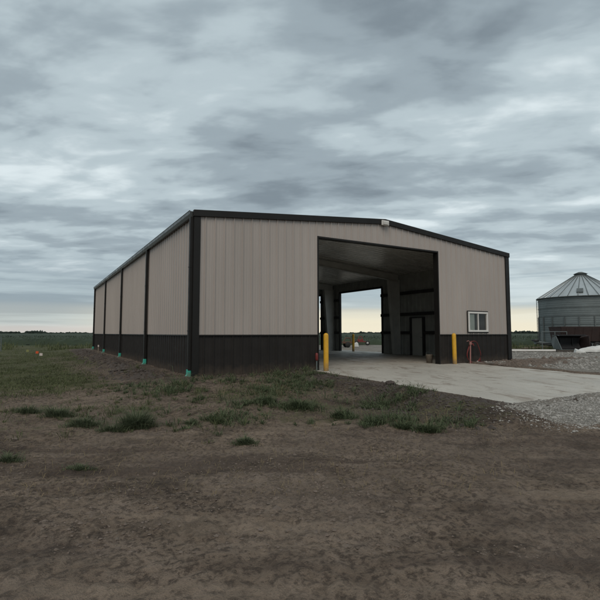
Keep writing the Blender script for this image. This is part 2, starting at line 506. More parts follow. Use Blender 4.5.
def zground(x, y):
    x = np.asarray(x, float)
    y = np.asarray(y, float)
    dep = (x - CX) * FWD[0] + (y - CY) * FWD[1]
    lat = (x - CX) * RGT[0] + (y - CY) * RGT[1]
    n_big = fbm(x, y, 0.22, 3, 3)
    n_mid = fbm(x, y, 1.1, 4, 11)
    n_fin = fbm(x, y, 5.0, 4, 23, 0.6)
    near = 1 - sst(dep, 30, 60)
    z = -0.30 + 0 * x
    # banked up towards the walls
    dl = np.maximum(-x, 0)
    df = np.maximum(-y, 0)
    dwall = np.hypot(np.where(x < 0, dl, 0), np.where(y < 0, df, 0))
    bank = 1 - sst(dwall, 0.1, 5.5)
    bank = np.where((x < 5) & (y < 30), bank, 0)
    z = z + 0.27 * bank
    z = z + (0.10 * n_big + 0.07 * n_mid) * near * (1 - 0.4 * bank)
    # low ridge of dug soil along the left wall
    z = z + 0.17 * np.exp(-((x + 1.25 + 0.25 * n_big) / 0.42) ** 2) * sst(y, -0.5, 2) * (1 - sst(y, 18, 26)) * (0.7 + 2.2 * n_mid)
    z = z - 0.06 * np.exp(-((x + 0.55) / 0.3) ** 2) * sst(y, 0, 2) * (1 - sst(y, 18, 26))
    # berm beside the apron's left edge
    bx = np.exp(-((x - 3.35 - 0.35 * n_mid) / 0.55) ** 2) * (1 - sst(-y, 6.8, 8.4)) * sst(-y, -0.3, 0.6)
    z = z + bx * (0.115 - 0.01 * y * -1) * (1 + 2.2 * n_mid)
    # track in the foreground: ruts that run across
    tr = 1 - sst(dep, 5.8, 7.4)
    rut = np.exp(-((dep - 4.9 - 0.12 * np.sin(lat * 0.6)) / 0.22) ** 2) + np.exp(-((dep - 6.4 - 0.12 * np.sin(lat * 0.5 + 1)) / 0.20) ** 2) + np.exp(-((dep - 3.6) / 0.25) ** 2)
    keep = (1 - sst(dep, 6.8, 7.6)) * np.clip(0.55 + 2.2 * fbm(x, y, 0.5, 2, 19), 0, 1)
    z = z - 0.055 * rut * keep - 0.05 * tr
    # raised rut shoulders and tyre lugs pressed into the soil
    for c0, sw, f0 in ((4.9, 0.12, 0.6), (6.4, 0.12, 0.5)):
        q = dep - c0 - sw * np.sin(lat * f0 + (1 if c0 > 6 else 0))
        z = z + 0.030 * (np.exp(-((np.abs(q) - 0.34) / 0.08) ** 2)) * keep
        lug = np.clip(np.sin((lat + np.abs(q) * 0.9) * 2 * np.pi / 0.155) * 1.6, -1, 1)
        z = z + 0.013 * lug * np.exp(-(q / 0.2) ** 4) * keep * (fbm(x, y, 0.9, 2, 29) > -0.1)
    fine = 0.075 * n_fin * (1 - 0.35 * tr) + 0.05 * fbm(x, y, 13.0, 3, 41, 0.6)
    z = z + fine * (1 - sst(dep, 22, 40))
    # yard to the right
    yard = sst(x, 12.2, 14.0)
    zy = -0.24 + 0.03 * n_mid + 0.02 * n_big + 0.018 * n_fin
    z = z * (1 - yard) + zy * yard
    # rubble heaps beside the right front corner
    heap = np.exp(-(((x - 14.6) / 2.1) ** 2 + ((y + 1.6 - (x - 13) * 0.35) / 0.8) ** 2)) + 0.8 * np.exp(-(((x - 17.8) / 1.3) ** 2 + ((y - 0.2) / 0.8) ** 2)) + 0.5 * np.exp(-(((x - 12.4) / 0.9) ** 2 + ((y + 0.5) / 0.45) ** 2))
    z = z + heap * np.clip(0.20 + 0.6 * n_mid + 0.40 * n_fin, 0.0, 1)
    # under slab and apron
    inner = sst(x, 0.03, 0.12) * sst(W - x, 0.03, 0.12) * sst(y, 0.03, 0.10) * sst(L - y, 0.03, 0.1)
    z = np.where(inner > 0.01, np.minimum(z, z * (1 - inner) - 0.42 * inner), z)
    lip = sst(x, 2.5, 3.4) * sst(y, AP[2] - 1.3, AP[2] + 0.1) * (y < 0.0)
    z = z * (1 - lip) + np.maximum(z, apron_z(np.maximum(y, AP[2])) + 0.035 + 0.05 * n_mid + 0.4 * fine) * lip
    e = AP[0] + 0.03
    ain = sst(x + 0.30 * n_mid + 0.12 * n_fin, e + 0.08, e + 0.5) * sst(AP[1] - x + 0.8 * n_mid, -0.1, 0.35) * sst(y, AP[2] + 0.01, AP[2] + 0.10)
    ain = np.where(y > 0.2, 0, ain)
    tgt = apron_z(y) - 0.14
    z = z * (1 - ain) + np.minimum(z, tgt) * ain
    # gravel at the apron's outer edge lies a little below it
    gv = sst(x, 2.9, 4.9) * (1 - sst(y, AP[2] - 0.2, AP[2])) * (1 - sst(-y, 9, 12))
    z = z * (1 - gv) + (apron_z(AP[2]) - 0.022 - 0.03 * np.clip(-(y - AP[2]), 0, 4) + 0.03 * n_mid + 0.03 * n_fin) * gv
    return z


def masks(x, y):
    dep = (x - CX) * FWD[0] + (y - CY) * FWD[1]
    lat = (x - CX) * RGT[0] + (y - CY) * RGT[1]
    nb, nm = fbm(x, y, 0.3, 4, 61), fbm(x, y, 1.3, 3, 67)
    # grass
    left = (0.45 * sst(y, -6.5, -3.5) + 0.55 * sst(y, -3, 3)) * sst(-x, 0.9, 2.2)
    front = (1 - sst(x, 3.3, 3.9)) * sst(x, -6, -2) * (1 - sst(y, -0.8, 0.2)) * sst(dep, 6.6, 8.4) * 0.30
    g_ = np.maximum(left * 0.88, front)
    path = np.exp(-((x + 2.0 + 0.10 * (y - 4)) / 0.75) ** 2) * sst(y, -9, -2) * (1 - sst(y, 10, 22))
    g_ = g_ * (1 - 0.6 * path)
    g_ = g_ * (1 - 0.35 * np.exp(-((dep - 11) / 3.0) ** 2) * (lat < -2))
    g_ = np.where(dep < 6.6, g_ * 0.25 + 0.05, g_)
    g_ = np.clip(g_ + 0.6 * nb * (g_ > 0.1), 0, 1)
    g_ = np.maximum(g_, sst(dep, 40, 48))
    # gravel
    v1 = sst(x - 3.75 - 0.8 * nm - np.maximum(0, -8.9 - y) * 1.6, -0.25, 0.25) * (1 - sst(y, AP[2] - 0.1, AP[2] + 0.4))
    v2 = sst(x, 11.6, 12.6) * (y > -9) * (1 - sst(dep, 50, 56))
    v2 = v2 * (1 - sst(x - 33 + 0.0 * y, -1, 1.5))
    v3 = sst(x, 14.4, 15.2) * (y > 2) * (1 - sst(y, 36, 40)) * (1 - sst(x, 34, 36))
    gv = np.maximum(np.maximum(v1, v2), v3)
    heap = np.exp(-(((x - 14.6) / 2.4) ** 2 + ((y + 1.6 - (x - 13) * 0.35) / 1.0) ** 2)) + np.exp(-(((x - 17.8) / 1.6) ** 2 + ((y - 0.2) / 1.0) ** 2))
    gv = gv * (1 - np.clip(heap * 1.3, 0, 1))
    g_ = g_ * (1 - gv)
    # dark disturbed soil
    d1 = np.exp(-((x + 0.95) / 0.85) ** 2) * sst(y, -0.8, 0.6)
    d2 = np.exp(-((y + 0.35) / 0.35) ** 2) * (x < 4.2) * (x > -1)
    d3 = np.exp(-((x - 3.3) / 0.75) ** 2) * (1 - sst(-y, 6.8, 8.0)) * (y < 0.1)
    d4 = np.exp(-(((x - 3.1) / 1.5) ** 2 + ((y + 6.3) / 1.5) ** 2)) * 1.1
    dk = np.clip(np.maximum(np.maximum(d1, d2), np.maximum(d3, d4)) + 0.5 * np.clip(heap, 0, 1), 0, 1)
    g_ = g_ * (1 - 0.65 * np.clip(d1 + d2, 0, 1))
    crop = np.clip(sst(dep, 52, 60), 0, 1) * (1 - np.maximum(v2, v3))
    return g_, gv, dk, crop


# ------------------------------------------------------------------ ground
def axis(lo, f0, f1, hi, st, growth=1.12):
    mid = list(np.arange(f0, f1 + st / 2, st))
    up, s = [], st
    q = mid[-1]
    while q < hi:
        s = s * growth if s < 60 else s
        q += s
        up.append(q)
    dn, s = [], st
    q = mid[0]
    while q > lo:
        s = s * growth if s < 60 else s
        q -= s
        dn.append(q)
    return np.array(dn[::-1] + mid + up)


gx = axis(-3000, -7.0, 10.0, 3000, 0.032, 1.055)
gy = axis(-3000, -12.0, 0.6, 3000, 0.032, 1.04)
X, Y = np.meshgrid(gx, gy)
Z = zground(X, Y)
far = np.hypot(X, Y)
Z = np.where(far > 60, Z + 0 * Z, Z)
nx, ny = len(gx), len(gy)
idx = np.arange(nx * ny).reshape(ny, nx)
F = np.stack([idx[:-1, :-1], idx[:-1, 1:], idx[1:, 1:], idx[1:, :-1]], -1).reshape(-1, 4)
me = np_mesh('ground', np.stack([X, Y, Z], -1).reshape(-1, 3), F, True)
g_, gv_, dk_, cr_ = masks(X, Y)
ca = me.color_attributes.new('mask', 'FLOAT_COLOR', 'POINT')
ca.data.foreach_set('color', np.stack([g_, gv_, dk_, cr_], -1).astype(np.float32).ravel())
tag(link('ground', me, M['ground']), 'bare brown dirt and patchy grass ground around the building', kind='structure')

# floor slab and apron
mb = MB()
mb.box(0.02, W - 0.02, 0.02, L - 0.02, -0.3, 0.0)
tag(mb.build('floor_slab', M['concrete']), 'smooth grey concrete floor inside the building', kind='structure')
mb = MB()
ax0, ax1, ay = AP
jx = [ax0, (ax0 + ax1) / 2, ax1]
jy = [0.016, -3.75, ay]
for i in range(2):
    for j in range(2):
        x0, x1 = jx[i] + (0.014 if i else 0), jx[i + 1] - (0 if i else 0.006)
        y1, y0 = jy[j] - (0.014 if j else 0), jy[j + 1] + (0 if j else 0.006)
        vs = [(x, y, z + (apron_z(y) - (0.004 if y > 0 else 0))) for x in (x0, x1) for y in (y0, y1) for z in (-0.2, 0)]
        mb.add(vs, [(0, 1, 3, 2), (4, 6, 7, 5), (0, 4, 5, 1), (2, 3, 7, 6), (0, 2, 6, 4), (1, 5, 7, 3)])
tag(mb.build('driveway', M['concrete']), 'pale concrete apron sloping down from the open doorway', kind='structure')
mb = MB()
mb.box(W - 0.022 + 0.02, W + 1.6, 7.6, 21.6, -0.3, -0.03)
tag(mb.build('pavement', M['concrete']), 'concrete strip outside the side doorways', kind='structure')

# ------------------------------------------------------------------ building
bld = empty('metal_building', (W / 2, 0, 0))
tag(bld, 'large taupe ribbed metal shed with charcoal wainscot and open drive-through doorway', 'building')
OFF = Vector((-W / 2, 0, 0))


def part(mbld, name, m, parent=None, bevel=0.0, label=None):
    mbld.v = [tuple(Vector(q) + OFF) for q in mbld.v]
    o = mbld.build(name, m, parent or bld, bevel=bevel)
    if label: o['label'] = label
    return o


PROF = [(0.0, 0.036), (0.018, 0.036), (0.040, 0.0), (0.112, 0.0), (0.120, 0.005), (0.136, 0.005), (0.144, 0.0), (0.198, 0.0), (0.206, 0.005), (0.222, 0.005), (0.230, 0.0), (0.281, 0.0)]
PITCHW = 0.305


def prof_pts(s0, s1, brk=()):
    pts = set()
    k = math.floor(s0 / PITCHW) - 1
    while k * PITCHW < s1 + PITCHW:
        for s, h in PROF:
            q = k * PITCHW + s
            if s0 < q < s1:
                pts.add(round(q, 5))
        k += 1
    pts |= {s0, s1} | {q for q in brk if s0 < q < s1}
    return sorted(pts)


def prof_h(s):
    q = s % PITCHW
    pr = PROF + [(PITCHW, PROF[0][1])]
    for (a, ha), (c, hc) in zip(pr, pr[1:]):
        if a <= q <= c:
            return ha + (hc - ha) * (q - a) / (c - a)
    return 0


def sheet(to3, s0, s1, ivals, brk=()):
    """to3(s, h, z); ivals(s)-> list of (zlo, zhi) evaluated per side of a segment"""
    mb = MB()
    pts = prof_pts(s0, s1, brk)
    for a, c in zip(pts, pts[1:]):
        m = (a + c) / 2
        for k, iv in enumerate(ivals(m)):
            la, ha = iv(a)
            lc, hc = iv(c)
            mb.add([to3(a, prof_h(a), la), to3(c, prof_h(c), lc), to3(c, prof_h(c), hc), to3(a, prof_h(a), ha)], [(0, 1, 2, 3)])
    return mb


RT = 0.05   # sheets stop this much under the roof line
# front
def iv_front(m):
    top = lambda s: roofz(s) - RT
    if UL < m < UR:
        return [lambda s: (HO, top(s))]
    if 11.90 < m < 13.08:
        return [lambda s: (WAIN + 0.02, 1.345), lambda s: (2.125, top(s))]
    return [lambda s: (WAIN + 0.02, top(s))]
part(sheet(lambda s, h, z: (s, -h - 0.002, z), 0.0, W, iv_front, (UL, UR, W / 2, 11.90, 13.08)), 'wall', M['taupe'])
part(sheet(lambda s, h, z: (s, -h * 0.8 - 0.001, z), 0.0, UL, lambda m: [lambda s: (-0.06, WAIN)]), 'wainscot', M['charcoal'])
part(sheet(lambda s, h, z: (s, -h * 0.8 - 0.001, z), UR, W, lambda m: [lambda s: (-0.06, WAIN)]), 'wainscot', M['charcoal'])
# left side
part(sheet(lambda s, h, z: (-h - 0.002, s, z), 0.0, L, lambda m: [lambda s: (WAIN + 0.02, HE - RT)]), 'wall', M['taupe'])
part(sheet(lambda s, h, z: (-h * 0.8 - 0.001, s, z), 0.0, L, lambda m: [lambda s: (-0.06, WAIN)]), 'wainscot', M['charcoal'])
# rear
part(sheet(lambda s, h, z: (s, L + h, z), 0.0, W, lambda m: [lambda s: (-0.06, roofz(s) - RT)], (W / 2,)), 'wall', M['taupe'])
# right side, outside and its inner face
def iv_right(lo):
    def f(m):
        for a, c in SD:
            if a < m < c:
                return [lambda s: (SDH, HE - RT)]
        if 5.2 < m < 6.2:
            return [lambda s: (2.14, HE - RT)]
        return [lambda s: (lo, HE - RT)]
    return f
BR = [q for d in SD for q in d] + [5.2, 6.2]
part(sheet(lambda s, h, z: (W + h + 0.002, s, z), 0.0, L, iv_right(-0.06), BR), 'wall', M['taupe'])
part(sheet(lambda s, h, z: (W - 0.03 + h * 0.8, s, z), 0.06, L - 0.06, iv_right(0.004), BR), 'liner', M['inner'])
part(sheet(lambda s, h, z: (0.03 - h * 0.8, s, z), 0.06, L - 0.06, lambda m: [lambda s: (0.004, HE - RT)]), 'liner', M['inner'])
part(sheet(lambda s, h, z: (s, L - 0.03 + h * 0.8, z), 0.06, W - 0.06, lambda m: [lambda s: (0.004, roofz(s) - RT)], (W / 2,)), 'liner', M['inner'])
def iv_fl(m):
    top = lambda s: roofz(s) - RT - .03
    return [lambda s: (HO, top(s))] if UL < m < UR else [lambda s: (0.004, top(s))]
fl = MB()
def flat_iv():
    segs = [(0.06, UL, 0.004), (UL, UR, HO), (UR, 11.88, 0.004), (13.10, W - 0.06, 0.004)]
    for a, c, lo in segs:
        n = [a, c] if not (a < W / 2 < c) else [a, W / 2, c]
        for p_, q_ in zip(n, n[1:]):
            fl.add([(p_, 0.045, lo), (q_, 0.045, lo), (q_, 0.045, roofz(q_) - .1), (p_, 0.045, roofz(p_) - .1)], [(0, 3, 2, 1)])
    fl.add([(11.88, 0.045, 0.004), (13.10, 0.045, 0.004), (13.10, 0.045, 1.32), (11.88, 0.045, 1.32)], [(0, 3, 2, 1)])
    fl.add([(11.88, 0.045, 2.15), (13.10, 0.045, 2.15), (13.10, 0.045, roofz(13.1) - .1), (11.88, 0.045, roofz(11.88) - .1)], [(0, 3, 2, 1)])
flat_iv()
part(fl, 'liner', M['inner'])

# roof: ribs run from ridge to eave
mb = MB()
ys = prof_pts(-0.04, L + 0.04)
for sgn in (-1, 1):
    xe = W / 2 + sgn * (W / 2 + 0.06)
    ze = HE - 0.06 * (HR - HE) / (W / 2)
    for a, c in zip(ys, ys[1:]):
        mb.add([(W / 2, a, HR + prof_h(a)), (W / 2, c, HR + prof_h(c)), (xe, c, ze + prof_h(c)), (xe, a, ze + prof_h(a))], [(0, 1, 2, 3)])
part(mb, 'roof', M['gutter'])
# ceiling liner under the purlins, small ribs
mb = MB()
k = 0
ya = 0.08
yy = list(np.arange(0.06, L - 0.06, 0.075)) + [L - 0.06]
for sgn in (-1, 1):
    xe = W / 2 + sgn * (W / 2 - 0.04)
    for i, (a, c) in enumerate(zip(yy, yy[1:])):
        h = (0, 0, 0, 0.012)
        za, zb = h[i % 4], h[(i + 1) % 4]
        mb.add([(W / 2, a, HR - 0.17 - za), (W / 2, c, HR - 0.17 - zb), (xe, c, HE - 0.17 - zb), (xe, a, HE - 0.17 - za)], [(0, 1, 2, 3)])
part(mb, 'ceiling', M['ceil'])

# trims
SL = (HR - HE) / (W / 2)
def rake(y0, y1):
    for x0, x1 in ((-0.07, W / 2), (W / 2, W + 0.07)):
        m_ = MB()
        z = lambda x: HE + SL * (W / 2 - abs(x - W / 2)) + 0.045
        vs = [(x, y, z(x) - d) for x in (x0, x1) for y in (y0, y1) for d in (0.20, 0)]
        m_.add(vs, [(0, 1, 3, 2), (4, 6, 7, 5), (0, 4, 5, 1), (2, 3, 7, 6), (0, 2, 6, 4), (1, 5, 7, 3)])
        part(m_, 'rake_trim', M['trim'], bevel=0.008)
rake(-0.085, 0.03)
rake(L - 0.03, L + 0.085)
for side, x in ((-1, -0.033), (1, W + 0.033)):
    m_ = MB()
    # K-shaped gutter section swept along the eave
    sec = [(0, -0.19), (0.09, -0.19), (0.13, -0.10), (0.135, -0.02), (0.145, 0.0), (0.12, 0.0), (0.115, -0.02), (0.0, -0.02)]
    y0, y1 = 0.034, L - 0.034
    vs = [(x + side * s, y, HE + 0.025 + z) for y in (y0, y1) for s, z in sec]
    n = len(sec)
    m_.add(vs, [(i, (i + 1) % n, n + (i + 1) % n, n + i) for i in range(n)] + [tuple(range(n)), tuple(range(2 * n - 1, n - 1, -1))])
    part(m_, 'gutter', M['gutter'])
for x0, x1, y0, y1 in ((-0.05, 0.15, -0.052, 0.0), (-0.052, 0.0, 0.002, 0.10), (W - 0.20, W + 0.05, -0.052, 0.0), (W + 0.0, W + 0.052, 0.002, 0.2), (-0.052, 0, L - 0.2, L), (W, W + 0.052, L - 0.2, L)):
    m_ = MB()
    m_.box(x0, x1, y0, y1, -0.05, HE - 0.155 if y0 < 0 else HE - 0.17)
    part(m_, 'corner_trim', M['trim'])
# belt trim over the wainscot
for x0, x1 in ((0.152, UL - 0.05), (UR + 0.05, W - 0.202)):
    m_ = MB(); m_.box(x0, x1, -0.046, -0.004, WAIN - 0.012, WAIN + 0.024); part(m_, 'belt_trim', M['trim'])
m_ = MB(); m_.box(-0.046, -0.004, 0.102, L - 0.202, WAIN - 0.012, WAIN + 0.024); part(m_, 'belt_trim', M['trim'])
# doorway jambs and header
for x0, x1, nm in ((UL - 0.048, UL, 1), (UR, UR + 0.048, 1)):
    m_ = MB(); m_.box(x0, x1, -0.048, 0.20, 0.003 if nm else 0, HO + 0.06); part(m_, 'jamb', M['trim'], bevel=0.004)
m_ = MB(); m_.box(UL, UR, -0.047, 0.20, HO, HO + 0.058); part(m_, 'header', M['trim'], bevel=0.004)
for a, c in SD:
    for y0, y1 in ((a - 0.05, a + 0.03), (c - 0.03, c + 0.05)):
        m_ = MB(); m_.box(W - 0.11, W + 0.045, y0, y1, 0.003, SDH); part(m_, 'jamb', M['trim'])
    m_ = MB(); m_.box(W - 0.11, W + 0.044, a - .02, c + .02, SDH + 0.001, SDH + 0.10); part(m_, 'header', M['trim'])

# downspouts with teal boots
for i, y in enumerate((0.085, 6.37, 12.85, 19.58, 26.15)):
    m_ = MB()
    m_.box(-0.145, -0.050, y - 0.06, y + 0.06, 0.16, HE - 0.17)
    ds = part(m_, 'downspout', M['trim'], bevel=0.008)
    for z in (1.3, 3.2):
        part(MB().box(-0.152, -0.048, y - 0.067, y + 0.067, z, z + 0.03), 'strap', M['trim'], ds)
    m_ = MB()
    yc = y + (0.0 if i else 0.012)
    vs = [(-0.152, yc - 0.062, 0.19), (-0.044, yc - 0.062, 0.19), (-0.044, yc + 0.062, 0.19), (-0.152, yc + 0.062, 0.19),
          (-0.160, yc - 0.066, 0.04), (-0.040, yc - 0.066, 0.04), (-0.040, yc + 0.066, 0.04), (-0.160, yc + 0.066, 0.04),
          (-0.260, yc - 0.066, -0.10), (-0.060, yc - 0.066, -0.16), (-0.060, yc + 0.066, -0.16), (-0.260, yc + 0.066, -0.10)]
    m_.add(vs, [(0, 1, 2, 3)] + [(o_ + a_, o_ + 4 + a_, o_ + 4 + (a_ + 1) % 4, o_ + (a_ + 1) % 4) for o_ in (0, 4) for a_ in range(4)] + [(8, 11, 10, 9)])
    bt = part(m_, 'downspout_boot', M['teal'], ds, bevel=0.008)

# primary frames: tapered columns and rafters
for fy in (7.1, 14.0, 20.6):
    for side in (-1, 1):
        xo = W - 0.20 if side > 0 else 0.20
        fx = lambda d: xo - side * d
        m_ = MB()
        b0, b1, top = 0.42, 0.78, 4.40
        # web, inner and outer flange
        def quad(pa, pb, pc, pd, t=0.012):
            pass
        web = [(fx(0), fy - 0.008, 0.004), (fx(b0), fy - 0.008, 0.004), (fx(b1), fy - 0.008, top), (fx(0), fy - 0.008, top)]
        web2 = [(q[0], fy + 0.008, q[2]) for q in web]
        m_.add(web + web2, [(0, 1, 2, 3), (7, 6, 5, 4), (0, 4, 5, 1), (1, 5, 6, 2), (2, 6, 7, 3), (3, 7, 4, 0)])
        for da, db in ((0.0, 0.0), (b0, b1)):
            s_ = -0.015 if da == 0 else 0.015
            vs = [(fx(d + e), y, z) for d, z in ((da, 0.005), (db, top + 0.001)) for e in (0, s_) for y in (fy - 0.11, fy + 0.11)]
            m_.add(vs, [(0, 1, 3, 2), (4, 6, 7, 5), (0, 4, 5, 1), (2, 3, 7, 6), (0, 2, 6, 4), (1, 5, 7, 3)])
        m_.box(min(fx(-0.03), fx(b0 + 0.05)), max(fx(-0.03), fx(b0 + 0.05)), fy - 0.13, fy + 0.13, 0.003, 0.022)
        part(m_, 'column', M['steel'])
        m_ = MB()
        xa, xb = xo, W / 2
        zt = lambda x: roofz(x) - 0.20
        za, zb = zt(xa), zt(xb)
        da, db = 0.42, 0.34
        for t0, t1, hw in ((0, 0.012, 0.10), (1, -0.012, 0.10)):
            lo = [za - t0 * da, zb - t0 * db]
            vs = [(x, y, z + e) for x, z in ((xa, lo[0]), (xb, lo[1])) for e in (0, -t1) for y in (fy - hw, fy + hw)]
            m_.add(vs, [(0, 1, 3, 2), (4, 6, 7, 5), (0, 4, 5, 1), (2, 3, 7, 6), (0, 2, 6, 4), (1, 5, 7, 3)])
        w1 = [(xa, fy - 0.006, za), (xb, fy - 0.006, zb), (xb, fy - 0.006, zb - db), (xa, fy - 0.006, za - da)]
        w2 = [(q[0], fy + 0.006, q[2]) for q in w1]
        m_.add(w1 + w2, [(0, 1, 2, 3), (7, 6, 5, 4), (0, 4, 5, 1), (1, 5, 6, 2), (2, 6, 7, 3), (3, 7, 4, 0)])
        part(m_, 'rafter', M['steel'])

# girts inside the right, left and rear walls
def spans(a, c, cuts):
    out, q = [], a
    for x0, x1 in sorted(cuts):
        if x0 > q: out.append((q, x0))
        q = max(q, x1)
    if q < c: out.append((q, c))
    return out
for z in (1.23, 2.30, 3.54):
    cuts = list(SD) + ([(5.2, 6.2)] if z < 2 else [])
    for a, c in spans(0.1, L - 0.1, cuts):
        m_ = MB()
        m_.box(W - 0.19, W - 0.182, a, c, z - 0.03, z + 0.13)
        m_.box(W - 0.182, W - 0.04, a, c, z + 0.122, z + 0.13)
        m_.box(W - 0.19, W - 0.04, a + .001, c - .001, z - 0.042, z - 0.031)
        part(m_, 'girt', M['girt'])
    m_ = MB(); m_.box(0.04, 0.19, 0.1, L - 0.1, z - 0.03, z + 0.13); part(m_, 'girt', M['girt'])
    m_ = MB(); m_.box(0.25, W - 0.25, L - 0.2, L - 0.05, z - 0.03, z + 0.13); part(m_, 'girt', M['girt'])

# walk door in the right wall
m_ = MB()
m_.box(W - 0.07, W - 0.02, 5.246, 6.154, 0.002, 2.104)
wd = part(m_, 'door', M['doorpaint'], bevel=0.004)
m_ = MB()
for y0, y1, z0, z1 in ((5.18, 5.245, 0.005, 2.16), (6.155, 6.22, 0.005, 2.16), (5.246, 6.154, 2.105, 2.16)):
    m_.box(W - 0.20, W + 0.03, y0, y1, z0, z1)
part(m_, 'frame', M['girt'], wd)
m_ = MB(); m_.tube([(W - 0.07, 5.33, 1.02), (W - 0.13, 5.33, 1.02), (W - 0.13, 5.45, 1.02)], 0.012, 8)
part(m_, 'handle', M['galv'], wd)

# window
wx0, wx1, wz0, wz1 = 11.86, 13.12, 1.305, 2.165
m_ = MB()
t = 0.075
m_.box(wx0, wx1, -0.085, 0.044, wz0, wz0 + t)
m_.box(wx0, wx1, -0.085, 0.044, wz1 - t, wz1)
m_.box(wx0, wx0 + t, -0.084, 0.044, wz0 + t, wz1 - t)
m_.box(wx1 - t, wx1, -0.084, 0.044, wz0 + t, wz1 - t)
win = part(m_, 'window', M['white'], bevel=0.006)
m_ = MB(); m_.box(wx0 - 0.045, wx1 + 0.045, -0.050, -0.034, wz0 - 0.045, wz0 - 0.001)
m_.box(wx0 - 0.045, wx1 + 0.045, -0.050, -0.034, wz1 + 0.001, wz1 + 0.045)
m_.box(wx0 - 0.045, wx0 - 0.001, -0.050, -0.034, wz0 - 0.0005, wz1 + 0.0005)
m_.box(wx1 + 0.001, wx1 + 0.045, -0.050, -0.034, wz0 - 0.0005, wz1 + 0.0005)
part(m_, 'window_trim', M['trim'], win)
xm = (wx0 + wx1) / 2
m_ = MB()
m_.box(xm - 0.022, xm + 0.022, -0.075, 0.02, wz0 + t + .001, wz1 - t - .001)
part(m_, 'mullion', M['white'], win)
for a, c, y in ((wx0 + t, xm - 0.022, -0.04), (xm + 0.022, wx1 - t, -0.02)):
    m_ = MB(); m_.add([(a, y, wz0 + t), (c, y, wz0 + t), (c, y, wz1 - t), (a, y, wz1 - t)], [(0, 1, 2, 3)]); part(m_, 'pane', M['glass'], win)
m_ = MB(); m_.box(wx0 + t + 0.06, xm - 0.18, -0.015, -0.010, wz0 + t + 0.002, wz1 - t - 0.03)
part(m_, 'blind', M['blind'], win)

# light at the ridge
m_ = MB()
m_.box(7.12, 7.46, -0.15, -0.088, HR - 0.22, HR - 0.03)
wl = part(m_, 'wall_light', M['white'], bevel=0.015)
m_ = MB()
m_.add([(7.15, -0.152, HR - 0.19), (7.43, -0.152, HR - 0.19), (7.43, -0.152, HR - 0.06), (7.15, -0.152, HR - 0.06), (7.17, -0.20, HR - 0.20), (7.41, -0.20, HR - 0.20), (7.41, -0.19, HR - 0.10), (7.17, -0.19, HR - 0.10)],
       [(0, 1, 2, 3), (4, 7, 6, 5), (0, 4, 5, 1), (1, 5, 6, 2), (2, 6, 7, 3), (3, 7, 4, 0)])
part(m_, 'lens', M['lens'], wl)

# ------------------------------------------------------------------ bollards
def bollard(x, y, z0, h, label, tilt=(0, 0), r=0.084):
    e = empty('bollard', (x, y, z0))
    e.rotation_euler = (tilt[0], tilt[1], 0)
    tag(e, label, 'bollard', 'yellow bollards beside the doorways')
    pr = [(r, 0.0), (r, h - 0.09)]
    for k in range(1, 7):
        a = k * math.pi / 12
        pr.append((r * math.cos(a), h - 0.09 + 0.09 * math.sin(a)))
    pr[-1] = (0.0, h)
    MB().lathe(pr, 28).build('sleeve', M['yellow'], e)
    MB().lathe([(0.0, 0.012), (0.11, 0.022), (0.15, 0.003), (0.16, -0.05)], 24).build('footing', M['concrete'], e)
    return e
bollard(4.33, -0.50, -0.015, 1.27, 'yellow bollard at the left jamb of the big front doorway')
bollard(10.74, -0.26, -0.02, 1.27, 'yellow bollard between the front doorway and the white window', (0.0, R(-0.8)))
bollard(15.35, 12.72, -0.05, 1.25, 'distant yellow bollard seen through the side doorway')

# ------------------------------------------------------------------ yard hydrant with hose
hy = empty('yard_hydrant', (11.62, -0.30, -0.03))
hy.rotation_euler = (0, R(2.5), 0)
tag(hy, 'faded red standing pipe hydrant leaning in front of the dark wainscot', 'hydrant')
MB().tube([(0, 0, 0), (0, 0, 0.82)], 0.029, 14).build('pipe', M['pink'], hy)
MB().tube([(0, 0, 0.80), (0, 0, 0.92)], [0.055, 0.05], 14).build('head', M['pink'], hy)
MB().tube([(-0.03, 0, 0.90), (-0.12, 0, 0.965), (-0.22, 0, 0.93)], 0.014, 8).build('handle', M['pink'], hy)
MB().tube([(0.03, -0.02, 0.86), (0.10, -0.05, 0.83), (0.13, -0.06, 0.76)], 0.024, 10).build('spout', M['red'], hy)
pts = []
for k in range(46):
    t_ = k / 45
    a = t_ * 2 * math.pi * 1.6 + 1.9
    rx = 0.40 - 0.05 * math.sin(3 * a)
    pts.append((11.98 + rx * math.cos(a), -0.19 - 0.03 * t_ + 0.015 * math.sin(a * 2), 0.48 + 0.46 * math.sin(a) - 0.04 * t_))
pts = [(11.74, -0.34, 0.76), (11.72, -0.30, 0.84)] + pts + [(12.3, -0.25, 0.03), (12.7, -0.35, 0.0), (13.0, -0.5, 0.0)]
tag(MB().tube(pts, 0.016, 7).build('garden_hose', M['red']), 'thin red hose looped over the red hydrant', 'hose')
# short capped pipe by the left jamb
st = empty('stub_pipe', (4.18, -0.16, -0.03))
tag(st, 'short grey pipe with red top at the left doorway jamb', 'pipe')
MB().tube([(0, 0, 0), (0, 0, 0.42)], 0.022, 12).build('pipe', M['galv'], st)
MB().lathe([(0.0, 0.62), (0.035, 0.61), (0.05, 0.57), (0.05, 0.40), (0.035, 0.36), (0.0, 0.355)], 18).build('cap', M['red'], st)
# bucket just inside the right jamb
bk = empty('bucket', (10.33, 0.72, 0.003))
tag(bk, 'small tan bucket on the floor inside the right doorway jamb', 'bucket')
MB().lathe([(0, 0.0), (0.12, 0.0), (0.15, 0.34), (0.157, 0.35), (0.145, 0.35), (0.115, 0.01), (0, 0.01)], 24).build('tub', M['plank'], bk)
MB().tube([(-0.15, 0, 0.33), (-0.14, 0.06, 0.42), (0, 0.09, 0.46), (0.14, 0.06, 0.42), (0.15, 0, 0.33)], 0.005, 6).build('handle', M['galv'], bk)

